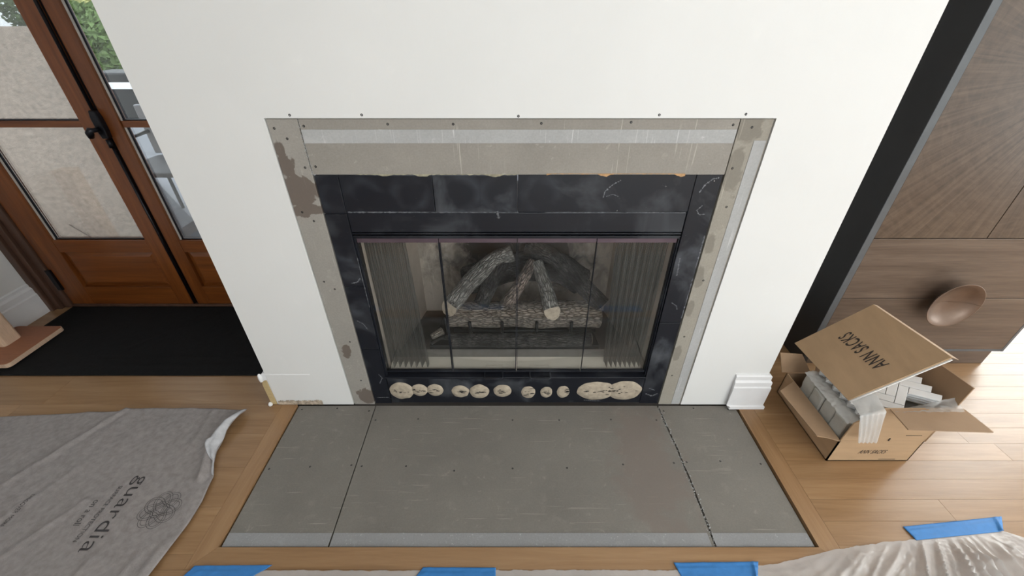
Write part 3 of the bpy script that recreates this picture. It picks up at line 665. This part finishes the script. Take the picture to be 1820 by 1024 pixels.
# woven mesh curtains and their rod
tube('curtain_rod', [(-.49, .055, .775), (.52, .055, .775)], .005, IRON, fp)
def curtain(x0t, x1t, x0b, x1b, waves, ph):
    def f(u, v):
        x = lerp(lerp(x0t, x1t, u), lerp(x0b, x1b, u), v); return (x, .052+.011*math.sin(u*waves*6.283+ph+.5*math.sin(v*3))*(.6+.4*v), lerp(.772, .172, v))
    grid('mesh_curtain', 90, 24, f, CURT, fp)
curtain(-.492, -.355, -.492, -.335, 7, 0); curtain(.345, .522, .372, .522, 8, 1)

# burner, grate
bp = empty('gas_burner', (.02, .25, FZ), 'black gas burner pan under the ceramic logs', 'burner')
prism('pan', [(-.345, .128, FZ+.0005), (.365, .128, FZ+.0005), (.33, .40, FZ+.0005), (-.30, .40, FZ+.0005)], (0, 0, .048), IRON, bp, .004)
tube('gas_pipe', [(-.335, .13, FZ+.06), (-.30, .16, FZ+.062), (.34, .16, FZ+.062)], .008, IRON, bp)
lathe('valve_ring', [(.013,-.002), (.016,0), (.013,.002), (.010,0), (.013,-.002)], (-.262, .118, .268), (0,-1,0), IRON, bp, 20)
tube('valve_key', [(-.262, .121, .285), (-.268, .13, .36)], .004, IRON, bp, 8)
gr = empty('log_grate', (.03, .2, FZ+.05), 'black iron grate holding the ceramic logs', 'grate')
tube('front_bar', [(-.24, .155, .272), (.345, .155, .272)], .007, IRON, gr, 8)
tube('rear_bar', [(-.24, .35, .262), (.345, .35, .262)], .007, IRON, gr, 8)
for x in (-.17, -.04, .10, .24):
    tube('grate_bar', [(x, .130, .335), (x, .136, .285), (x, .155, .258), (x, .26, .254), (x, .37, .27)], .0065, IRON, gr, 8)
for x in (-.22, .31):
    for yy in (.19, .35): tube('leg', [(x, yy, FZ+.0485), (x, yy, .262)], .0065, IRON, gr, 8)

# logs
GREYB = m_bark('grey_bark_log', [(.03,.027,.025), (.27,.25,.23), (.50,.47,.44)], .25, 1.0)
TANB = m_bark('brown_grey_bark_log', [(.03,.024,.02), (.27,.22,.185), (.50,.43,.37)], .2, 5.0)
CHARB = m_bark('charred_log', [(.008,.008,.009), (.035,.033,.033), (.15,.14,.135)], .75, 9.0)
EMBER = m_bark('half_burnt_log', [(.02,.014,.012), (.2,.145,.12), (.58,.46,.40)], .5, 14.0)
ENDM = simple('sawn_log_end', (.52,.43,.34), .8, .18, 70)
def logm(name, pts, r0, r1, mat, label, seed, ends=(0,), flat=1.0, saw=None):
    pts = [Vector(p) for p in pts]; n = 26; seg = 28; C = []
    for i in range(n):
        t = i/(n-1)*(len(pts)-1); k = min(int(t), len(pts)-2); C.append(pts[k].lerp(pts[k+1], t-k))
    for _ in range(3): C = [C[0]]+[(C[i-1]+C[i]*2+C[i+1])/4 for i in range(1, n-1)]+[C[-1]]
    V, F = tubedata(C, [lerp(r0, r1, i/(n-1)) for i in range(n)], seg)
    for i in range(n):
        for k in range(seg):
            v = V[i*seg+k]; d = v-C[i]
            b = .10*N(v.x*9+seed, v.y*9, v.z*9)+.07*N(math.cos(k/seg*6.283)*3+seed, math.sin(k/seg*6.283)*3, i*.25)+.05*abs(N(k*1.7+seed, i*.45))
            nd = d*(1+b); nd.z *= flat; V[i*seg+k] = C[i]+nd
    if saw:
        ax_ = (C[1]-C[0]).normalized(); nn = Vector(saw)
        for k in range(seg):
            d = V[k]-C[0]; V[k] = V[k]-ax_*(d.dot(nn)/ax_.dot(nn))
    root = empty(name, C[0], label, 'log', 'ceramic logs in the fireplace'); bk = raw('bark', V, F[:-2], mat, root, True)
    ul = bk.data.uv_layers.new(name='UVMap'); Ltot = sum((C[i+1]-C[i]).length for i in range(n-1))
    for p in bk.data.polygons:
        ks = [bk.data.loops[li].vertex_index % seg for li in p.loop_indices]; wrap = (0 in ks and seg-1 in ks)
        for li in p.loop_indices:
            vi = bk.data.loops[li].vertex_index; k = vi % seg; kk = seg if (wrap and k == 0) else k
            ul.data[li].uv = ((vi//seg)/(n-1)*Ltot+seed, kk/seg*6.283*(r0+r1)/2)
   
    for e in (0, 1):
        ring = V[:seg] if e == 0 else V[-seg:]; c = sum(ring, Vector())/seg
        out = (Vector(saw).normalized()*.003 if saw else (C[0]-C[1]).normalized()*.003) if e == 0 else (C[-1]-C[-2]).normalized()*.003
        V2 = list(ring)+[c+(v-c)*.75+out for v in ring]+[c+out*1.2]
        F2 = [(k, (k+1) % seg, seg+(k+1) % seg, seg+k) for k in range(seg)]+[(seg+k, seg+(k+1) % seg, 2*seg) for k in range(seg)]
        raw('cut_end', V2, F2, ENDM if e in ends else mat, root, True)
logm('ceramic_log', [(-.262, .195, .325), (-.05, .2, .322), (.15, .195, .328), (.362, .2, .325)], .052, .058, TANB, 'long grey-brown ceramic log lying across the front of the grate', 1.0, ())
logm('ceramic_log', [(-.250, .152, .392), (-.165, .215, .478), (-.07, .27, .545), (.0, .285, .565)], .034, .034, GREYB, 'grey barked ceramic log leaning at the left with sawn end forward', 2.0, (0,), 1.0, (-.45,-.87,.0))
logm('ceramic_log', [(.158, .128, .394), (.135, .19, .455), (.098, .265, .535)], .031, .024, GREYB, 'short ceramic log right of centre with pale sawn end forward', 3.3, (0,), 1.0, (.1,-.98,.05))
logm('ceramic_log', [(-.025, .155, .402), (.035, .21, .47), (.085, .27, .535)], .026, .022, EMBER, 'half-burnt split ceramic log leaning at the centre', 4.1, ())
logm('ceramic_log', [(-.125, .17, .395), (-.085, .22, .465), (-.03, .28, .54)], .030, .030, CHARB, 'charred ceramic log between the left log and the centre split', 5.2, ())
logm('ceramic_log', [(-.20, .335, .40), (0, .345, .47), (.2, .34, .47), (.30, .335, .40)], .062, .062, CHARB, 'thick charred ceramic log at the back of the pile', 6.7, ())
logm('ceramic_log', [(.06, .33, .575), (.17, .29, .545), (.27, .25, .46), (.365, .19, .375)], .034, .036, CHARB, 'dark ceramic log slanting down at the right', 7.9, (1,))
logm('ceramic_log', [(-.25, .128, .2435), (.0, .126, .244), (.325, .13, .2465)], .028, .030, CHARB, 'black charred log in front under the grate', 8.8, (1,))
logm('wood_chip', [(-.325, .115, .272), (-.285, .14, .283)], .012, .016, TANB, 'small bark chip at the left end of the burner', 9.4, ())
# flue collar at the back
lathe('flue_collar', [(.10,0), (.10,.03), (.075,.05), (.075,.10), (0.001,.10)], (.06, .425, .66), (0,-1,0), SOOT, fp, 30)

# ================================================================== LEFT ALCOVE FLOOR THINGS
def matz(x, y):
    z = .006+.0012*N(x*5, y*7)
    for (a, b, c, d, w_) in [(-1.86, .35, -1.62, .62, .012), (-1.5, .4, -1.25, .66, .012), (-2.0, .28, -1.0, .275, .008), (-2.2, .22, -1.0, .225, .007)]:
        t = max(0, min(1, ((x-a)*(c-a)+(y-b)*(d-b))/((c-a)**2+(d-b)**2))); r = math.hypot(x-a-t*(c-a), y-b-t*(d-b)); z += .0035*math.exp(-(r/w_)**2)
    return z
tag(grid('floor_mat', 120, 60, lambda u, v: (lerp(lerp(-2.452, -2.458, v), -.982, u), lerp(.163, .690, v), matz(lerp(-2.452, -.982, u), lerp(.163, .69, v))), MATT, None, .004),
    'black felt mat lying before the French doors', 'mat')
st = empty('wooden_stand', (-2.42, .34, .012), 'terracotta wooden base board carrying a pale square post', 'stand')
def rounded(x0, x1, y0, y1, r, z, k=5):
    P_ = []
    for cx, cy, a in ((x1-r, y0+r, -90), (x1-r, y1-r, 0), (x0+r, y1-r, 90), (x0+r, y0+r, 180)):
        for i in range(k+1): th = R(a+90*i/k); P_.append((cx+r*math.cos(th), cy+r*math.sin(th), z))
    return P_
prism('base_board', rounded(-2.545, -2.302, .198, .482, .02, .014), (0, 0, .020), PLY, st, .001)
prism('board_face', rounded(-2.543, -2.304, .200, .480, .02, .0335), (0, 0, .0018), TERRA, st, .0005)
prism('post', rounded(-2.530, -2.478, .318, .402, .012, .035), (0, 0, .62), PLY, st, .001)
prism('post', rounded(-2.476, -2.430, .318, .402, .016, .035), (0, 0, .62), PLY, st, .001)

# ================================================================== CABINET
CY0 = .237
cb = empty('cabinet', (1.8, .45, 0), 'tall walnut cabinet with sunburst doors, charcoal side and round bronze pull', 'cabinet')
box('side_panel', 1.3455, 1.372, CY0, .79, 0.002, 2.15, CABB, cb, .0012)
box('side_edge', 1.3455, 1.3725, CY0-.0015, CY0+.001, 0.08, 2.15, CABE, cb)
box('side_panel', 2.232, 2.2445, CY0, .79, .081, 2.15, CABE, cb, .001)
box('carcass', 1.372, 2.232, CY0+.022, .79, .081, 2.15, CABB, cb)
box('plinth', 1.3735, 2.205, CY0+.008, .76, .001, .081, WALN, cb, .001)
for x0, x1 in ((1.3745, 1.8015), (1.8045, 2.231)):
    box('door', x0, x1, CY0, CY0+.021, .655, 2.148, SUNB, cb, .0012)
dr1 = box('drawer_front', 1.3745, 2.231, CY0, CY0+.021, .3785, .652, WALN, cb, .0012)
dr2 = box('drawer_front', 1.3745, 2.231, CY0, CY0+.021, .095, .3755, WALN, cb, .0012)
box('bottom_rail', 1.373, 2.232, CY0+.001, CY0+.021, .081, .0935, CABE, cb, .001)
dish = [(.001,.022), (.03,.023), (.06,.030), (.085,.041), (.102,.056), (.1042,.0555), (.0875,.0385), (.061,.026), (.032,.0185), (.02,.017), (.018,.0), (.001,.0)]
PC = (1.800, CY0, .377)
# lathe about -y: u = x axis, v = axis x u ; half circles above and below the split
for a0, dr in ((0, None), (math.pi, None)):
    ax = Vector((0,-1,0)); vz = ax.cross(Vector((1,0,0))).z
    upper = (vz > 0) == (a0 == 0)
    lathe('pull', dish, (PC[0], PC[1]-.0005, PC[2]+(.0006 if upper else -.0006)), (0,-1,0), BRONZE, dr1 if upper else dr2, 32, a0, a0+math.pi)

# ================================================================== CARDBOARD BOX AND TILES
cbx = empty('cardboard_box', (1.29, -.1, 0), 'opened brown cardboard box with printed name and tiles inside', 'box')
X0, X1, Y0, Y1, ZB = 1.148, 1.446, -.262, .068, .116
T = .004
def card(name, poly, n, mat=CARD, parent=cbx, t=T):
    o = prism(name, poly, tuple(Vector(n).normalized()*t), mat, parent); return o
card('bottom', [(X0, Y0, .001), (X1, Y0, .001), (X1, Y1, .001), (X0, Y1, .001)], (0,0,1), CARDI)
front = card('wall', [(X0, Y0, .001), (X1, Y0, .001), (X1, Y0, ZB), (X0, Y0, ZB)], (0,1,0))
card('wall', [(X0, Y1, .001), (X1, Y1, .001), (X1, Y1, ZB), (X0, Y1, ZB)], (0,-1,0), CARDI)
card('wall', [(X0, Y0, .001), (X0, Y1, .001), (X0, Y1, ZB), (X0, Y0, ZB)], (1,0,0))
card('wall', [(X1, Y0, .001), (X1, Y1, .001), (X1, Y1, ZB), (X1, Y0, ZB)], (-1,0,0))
fu = card('flap', [(X0+.002, Y0, ZB+.001), (X1+.002, Y0-.002, ZB+.001), (X1+.004, Y0-.006, .290), (X0+.068, Y0-.006, .290), (X0+.004, Y0-.003, .212)], (0,1,0))
ff = card('flap_end', [(X0+.082, Y0-.008, .288), (X1+.022, Y0-.008, .289), (X1+.020, Y0-.103, .297), (X0+.066, Y0-.094, .297)], (0,0,1), CARDI, fu)
card('flap', [(X1, Y0-.004, ZB+.001), (X1, Y1-.06, ZB+.001), (X1+.006, Y1-.10, .365), (X1+.004, Y0-.004, .385)], (-1,0,0), CARDI)
card('flap', [(X0-.001, Y0-.002, ZB+.003), (X0-.001, Y1-.05, ZB+.003), (X0-.10, Y1-.118, .137), (X0-.085, Y0+.012, .137)], (0,0,-1), CARDI)
card('flap', [(X0-.010, Y0+.006, .118), (X0-.075, Y0+.014, .126), (X0-.085, Y1-.13, .126), (X0-.010, Y1-.06, .118)], (0,0,-1), CARD)
card('flap', [(X0-.02, Y1+.001, ZB+.001), (X0+.10, Y1+.001, ZB+.001), (X0+.06, Y1+.035, .185), (X0-.04, Y1+.03, .20)], (0,1,0), CARDI)
card('flap', [(X0+.12, Y1+.001, ZB+.001), (X1-.01, Y1+.001, ZB+.001), (X1-.03, Y1+.05, .21), (X0+.13, Y1+.05, .21)], (0,1,0), CARDI)
def onfront(x0, x1, z0, z1, sh=.25): return lambda u, v: (lerp(x0, x1, u)+sh*(z1-z0)*v, Y0-.0006, lerp(z0, z1, v))
text('printed_name', 'ANN SACKS', onfront(1.243, 1.338, .044, .066), INK, front, .004, 1.1)
box('printed_line', 1.335, 1.395, Y0-.0005, Y0, .0105, .0125, INK, front)
box('printed_line', 1.36, 1.415, Y0-.0035, Y0-.0005, .149, .151, INK, fu)
box('printed_line', 1.312, 1.316, Y0-.0035, Y0-.0005, .121, .133, INK, fu)
# loose lid leaning over the tiles
QA, QB, QC, QD = Vector((1.401,.125,.427)), Vector((1.181,.137,.219)), Vector((1.147,-.207,.264)), Vector((1.368,-.219,.472))
e1, e2 = QA-QB, QC-QB; nrm = e1.cross(e2).normalized(); nrm = nrm if nrm.z > 0 else -nrm
lid = empty('cardboard_sheet', QB, 'loose square of cardboard with upside-down name leaning over the white tiles', 'cardboard')
card('sheet', [QB, QA, QD, QC], -nrm, CARD, lid, .005)
card('paper_lining', [QB-nrm*.0056+e1*.01+e2*.9, QA-nrm*.0056-e1*.012+e2*.9, QD-nrm*.0056+e2*.014-e1*.012, QC-nrm*.0056+e2*.014+e1*.01], -nrm, PAPER, lid, .003)
card('rim', [QA+e2*.0, QA+e1*.028-nrm*.012, QD+e1*.028-nrm*.012+e2*.02, QD], -nrm, CARDE, lid, .003)
def onlid(a0, a1, b0, b1):                          # reads from the front towards the back, tops to the left
    return lambda u, v: QB+e1*lerp(a0, a1, v)+e2*lerp(b0, b1, u)+nrm*.0006
text('printed_name', 'ANN SACKS', onlid(.575, .415, .81, .215), INK, lid)
# mosaic sheets of white tiles
def herring(k, w_, hx, hy):
    out = []; n = int((hx+hy)/w_)+6
    for yy in range(-n, n):
        for xx in range(-n, n):
            d = (xx-yy) % (2*k)
            if d == 0: c = ((xx+k/2)*w_, (yy+.5)*w_, 0)
            elif d == 2*k-1: c = ((xx+.5)*w_, (yy+k/2)*w_, 1)
            else: continue
            s = math.sqrt(.5); px, py = (c[0]-c[1])*s, (c[0]+c[1])*s
            if abs(px) < hx and abs(py) < hy: out.append((px, py, R(45)+(math.pi/2 if c[2] else 0)))
    return out
TW, TK = .027, 3
bm = bmesh.new(); addbox(bm, -TW*TK/2+.0008, TW*TK/2-.0008, -TW/2+.0008, TW/2-.0008, -.004, .004, .0012)
tme = bpy.data.meshes.new('tile'); bm.to_mesh(tme); bm.free(); tme.materials.append(TILE)
spots = [q for q in herring(TK, TW, .105, .118) if q[1] > -.104]
labels = ['uppermost white herringbone tile sheet directly under the loose cardboard', 'second white herringbone tile sheet from the top of the stack', 'third white herringbone tile sheet from the top of the stack', 'lowest white herringbone tile sheet showing above the flap']
for s in range(4):
    sh = empty('tile_sheet', (1.316+.002*s, -.118+.003*s, .266-.0112*s), labels[s], 'tile sheet', 'sheets of white mosaic tile')
    sh.rotation_euler = (R(3), R(-24), R(2-.6*s))
    for px, py, a in spots:
        t = bpy.data.objects.new('tile', tme); COL.objects.link(t); t.parent = sh; t.location = (px, py, 0); t.rotation_euler = (0, 0, a)
tsb = empty('tile_bundle', (1.32, -.1, .006), 'bundle of wrapped tiles filling the cardboard box', 'tiles')
for i, zz in enumerate([.006, .048, .090]): box('wrapped_layer', 1.262+.004*i, 1.436, -.245+.006*i, .045, zz, zz+.040, WRAP, tsb, .008)
prism('wedge_layer', [(1.262, -.24, .131), (1.436, -.24, .131), (1.436, -.24, .245), (1.28, -.24, .165)], (0, .25, 0), WRAP, tsb, .006)
def blob(name, x0, x1, y0, y1, z0, z1, mat, parent, amp=.008, seed=0):
    bm = bmesh.new(); addbox(bm, x0, x1, y0, y1, z0, z1, .005)
    bmesh.ops.subdivide_edges(bm, edges=bm.edges[:], cuts=7, use_grid_fill=True)
    for v in bm.verts:
        q = v.co.copy(); v.co.x += amp*N(q.y*22+seed, q.z*30); v.co.z += amp*N(q.y*30, q.x*30+seed); v.co.y += amp*.5*N(q.x*30, q.z*30+seed)
    return frombm(name, bm, mat, parent, False)
wb = empty('wrapped_stack', (1.186, -.12, .006), 'grey plastic-wrapped row of tiles along the left side of the box', 'tiles')
for i in range(4):
    ya = -.242+.060*i; blob('wrapped_block', 1.158+.003*(i % 2), 1.214-.004*(i % 2), ya, ya+.057, .006, .182+.008*math.sin(i*2.3), WRAP, wb, .004, i*5.)
grid('wrap_film', 16, 50, lambda u, v: (1.154+.066*u, lerp(-.246, .0, v), .196+.006*N(u*6, v*20)-.02*abs(u-.5)+.004*abs(N(u*9, v*44))), FILM, wb)
def strip(u, v):
    top = QC+e1*lerp(.02, .26, u)-nrm*.012+Vector((0, -.004, 0)); mid = Vector((lerp(1.112, 1.190, u), -.296, lerp(.292, .308, u))); bot = Vector((lerp(1.166, 1.232, u), -.300, .158))
    p = top.lerp(mid, v/.35) if v < .35 else mid.lerp(bot, (v-.35)/.65)
    p.y -= .0022*math.sin(u*30+1.2*N(v*2, 1))*min(1, v*2); return p
tag(grid('plastic_strip', 30, 24, strip, FILM), 'milky plastic film strip hanging over the front of the box', 'plastic film')
FILM2 = m_film('thin_clear_film', (.84,.84,.83), .38, .18)
def film2(u, v):
    x = lerp(1.232, 1.455, u); return (x, lerp(-.246, -.285, v)+.003*N(u*14, v*4), lerp(.232+.092*u, .2955, v**.6)+.003*N(u*11, v*3)+.003*abs(N(u*22, v*4)))
tag(grid('plastic_wrap', 60, 16, film2, FILM2), 'clear plastic wrap bunched before the white tiles', 'plastic film')

# ================================================================== DROP CLOTH
def cloth_right(y): return pw([(-1.2, -1.02), (-.80, -1.05), (-.632, -1.047), (-.49, -1.028), (-.42, -1.03), (-.329, -1.046), (-.28, -1.075), (-.231, -1.094), (-.15, -1.098), (-.041, -1.083)], y)
def cloth_top(x): return pw([(-2.4, -.075), (-2.08, -.067), (-1.62, -.040), (-1.589, -.032), (-1.35, -.028), (-1.083, -.040)], x)
def seg(x, y, a, b, c, d):
    t = max(0, min(1, ((x-a)*(c-a)+(y-b)*(d-b))/((c-a)**2+(d-b)**2))); return math.hypot(x-a-t*(c-a), y-b-t*(d-b)), t
def clothz(x, y):
    side = (x+1.587)*(-.34)-(y+.032)*(-.171)      # > 0 left of the overlap line
    s = 1/(1+math.exp(max(-40, min(40, side*140))))
    z = .004+.008*s
    r, t = seg(x, y, -1.587, -.032, -1.758, -.372); z += .009*math.exp(-(r/.014)**2)
    calm = 1-.75*math.exp(-(((x+1.27)/.16)**2+((y+.45)/.17)**2))
    z += calm*(.0032*N(x*9, y*9)+.0022*N(x*24, y*18, 3))
    z += (1-s)*.0025*max(0, math.sin((y*1.2+x*.5)*46+2*N(x*3, y*3)))
    r, t = seg(x, y, -1.090, -.05, -1.135, -.21); z += (.012+.026*math.sin(min(1, t)*math.pi))*math.exp(-(r/.020)**2)
    r, t = seg(x, y, -1.135, -.205, -1.085, -.335); z += .016*math.exp(-(r/.013)**2)
    r, t = seg(x, y, -1.215, -.05, -1.20, -.20); z += .008*math.exp(-(r/.016)**2)
    for a, b, c, d, h in [(-1.06, -.56, -1.10, -.9, .006), (-1.12, -.6, -1.17, -.9, .005), (-1.25, -.6, -1.3, -.9, .004), (-1.42, -.42, -1.62, -.75, .005), (-1.55, -.3, -1.7, -.6, .004)]:
        r, t = seg(x, y, a, b, c, d); z += h*math.exp(-(r/.012)**2)
    return max(z, .004)
def cloth(u, v):
    y = lerp(-.03, -.95, v); x = lerp(-2.4, cloth_right(y), u)
    y = y+(cloth_top(x)+.03)*max(0, 1-v*6)
    return (x, y, clothz(x, y))
dc = empty('drop_cloth', (-1.6, -.4, .002), 'grey fleece drop cloth printed with a knot and lettering', 'drop cloth')
cg = grid('cloth', 210, 160, cloth, CLOTH, dc, .002)
def turned(u, v):                                    # the turned-up hem at the corner
    y = lerp(-.045, -.325, u); xr = cloth_right(y); w_ = .006+.046*math.sin(min(1, u*1.25)*math.pi)**.7
    x = xr-w_*v; z = .006+.030*math.sin(math.pi*min(1, v*.9+.1))*math.sin(math.pi*min(1, .1+u*.95))+.004*N(u*16, v*3)
    return (x+.004*N(u*9, 2), y, max(z+.004, clothz(x, y)+.003))
grid('turned_hem', 60, 12, turned, CLOTHB, dc, .0015)
def oncloth(x0, x1, y0, y1): # text runs towards -y, tops towards +x
    def f(u, v):
        x, y = lerp(x0, x1, v), lerp(y0, y1, u); return (x, y, clothz(x, y)+.0014)
    return f
text('printed_word', 'guardia', oncloth(-1.321, -1.262, -.328, -.574), INKG, dc, -.008, 1.0)
text('printed_line', 'SURFACE PROTECTION', oncloth(-1.346, -1.333, -.366, -.545), INKL, dc, 0, 1.0)
text('printed_line', 'on a roll', oncloth(-1.388, -1.368, -.415, -.497), INKL, dc, 0, 1.0)
text('printed_line', 'DISCOVER MORE', oncloth(-1.618, -1.606, -.395, -.50), INKL, dc, 0, 1.0)
# knot emblem: interlaced double lines
def ribbon(pts, w_, V, F):
    n = len(pts)
    for i, p in enumerate(pts):
        q = pts[(i+1) % n]; r_ = pts[i-1]; d = Vector((q[0]-r_[0], q[1]-r_[1])).normalized(); nx, ny = -d.y*w_, d.x*w_
        for sgn in (1, -1):
            x, y = p[0]+nx*sgn, p[1]+ny*sgn; V.append((x, y, clothz(x, y)+.0013))
    b = len(V)-2*n
    for i in range(n): j = (i+1) % n; F.append((b+2*i, b+2*i+1, b+2*j+1, b+2*j))
V, F = [], []
KX, KY = -1.150, -.446
def knot(k, r0, amp, lobes, turns, off):
    pts = []
    for i in range(k):
        th = 2*math.pi*turns*i/k; r_ = r0+amp*math.cos(lobes/turns*th)
        pts.append((KX+r_*math.cos(th+off), KY+r_*math.sin(th+off)))
    return pts
def offset(pts, d):
    o = []
    for i, p in enumerate(pts):
        q = pts[(i+1) % len(pts)]; r_ = pts[i-1]; t = Vector((q[0]-r_[0], q[1]-r_[1])).normalized(); o.append((p[0]-t.y*d, p[1]+t.x*d))
    return o
base = knot(260, .040, .0185, 8, 3, .3)
for d in (.0034, -.0034): ribbon(offset(base, d), .0006, V, F)
inner = knot(120, .0165, .008, 3, 2, .1)
for d in (.0028, -.0028): ribbon(offset(inner, d), .0006, V, F)
raw('knot_emblem', V, F, INKL, dc)

# ================================================================== DUST SHEET AND TAPE
def sheet_top(x): return pw([(-.95, -.640), (-.72, -.618), (-.2, -.619), (.1, -.617), (.5, -.618), (.72, -.607), (.80, -.598), (.976, -.563), (1.129, -.543), (1.25, -.532), (1.545, -.506), (1.60, -.53), (1.75, -.60), (2.3, -.72)], x)
def sheetz(x, y):
    d = max(0, sheet_top(x)-y); k = min(1, d/.06)
    dx, dy = x-1.44, y+.36; th = math.atan2(dy, dx); r_ = math.hypot(dx, dy)
    far = 1/(1+math.exp(-(x-.95)*14))
    a = abs(N(th*5.5+.6*N(x*3, y*3), r_*1.1)); b = abs(N(th*13+N(x*4, y*4), r_*1.7, 4))
    rad = .030*(1-min(1, a*3.2))**2+.014*(1-min(1, b*3))**2
    c = abs(N(x*7+2*N(x*3, y*4), y*5, 9)); e = abs(N(x*17, y*12+x*6, 2))
    gen = .016*(1-min(1, c*3.5))**2+.008*(1-min(1, e*3))**2
    return .0025+k*(far*rad+(1-.55*far)*gen)*min(1, .35+d*6)
def sheet(u, v):
    x = lerp(-.95, 2.2, u); y0 = sheet_top(x)+.003*N(x*30)+.002*N(x*80); y = lerp(y0, -1.25, v**1.5)
    return (x, y, sheetz(x, y))
tag(grid('dust_sheet', 420, 120, sheet, SHEET, None, .0006), 'crinkled clear plastic dust sheet taped to the floor', 'plastic sheet')
def tape(label, p0, p1, p2, p3, crease):
    """corners: far left, far right, near right, near left"""
    e = empty('painters_tape', (p0[0], p0[1], 0), label, 'tape', 'blue tape strips holding the dust sheet')
    def f(u, v):
        t = Vector(p0).lerp(Vector(p1), u); b = Vector(p3).lerp(Vector(p2), u); q = t.lerp(b, v)
        q.x += .0018*N(v*22, p0[0]*9)*(1 if u in (0, 1) else 0); z = max(.0035, sheetz(q.x, q.y)*.5+.0035) if v > .25 else .0032
        z += .0022*max(0, N(u*9+p0[0], v*3))
        if crease: z += .006*math.exp(-((u-.93-.05*v)/.018)**2)*(.4+v)
        return (q.x, q.y, z)
    grid('strip', 60, 14, f, TAPE, e, .0012)
tape('blue tape strip nearest the drop cloth', (-.936,-.606), (-.708,-.604), (-.775,-.653), (-.962,-.654), False)
tape('blue tape strip before the middle of the hearth', (-.262,-.610), (-.048,-.611), (-.046,-.659), (-.292,-.658), False)
tape('blue tape strip near the right front corner of the hearth', (.480,-.598), (.733,-.595), (.705,-.643), (.492,-.645), True)
tape('blue tape strip on the pale floor in the right foreground', (1.243,-.495), (1.588,-.463), (1.545,-.510), (1.250,-.536), True)
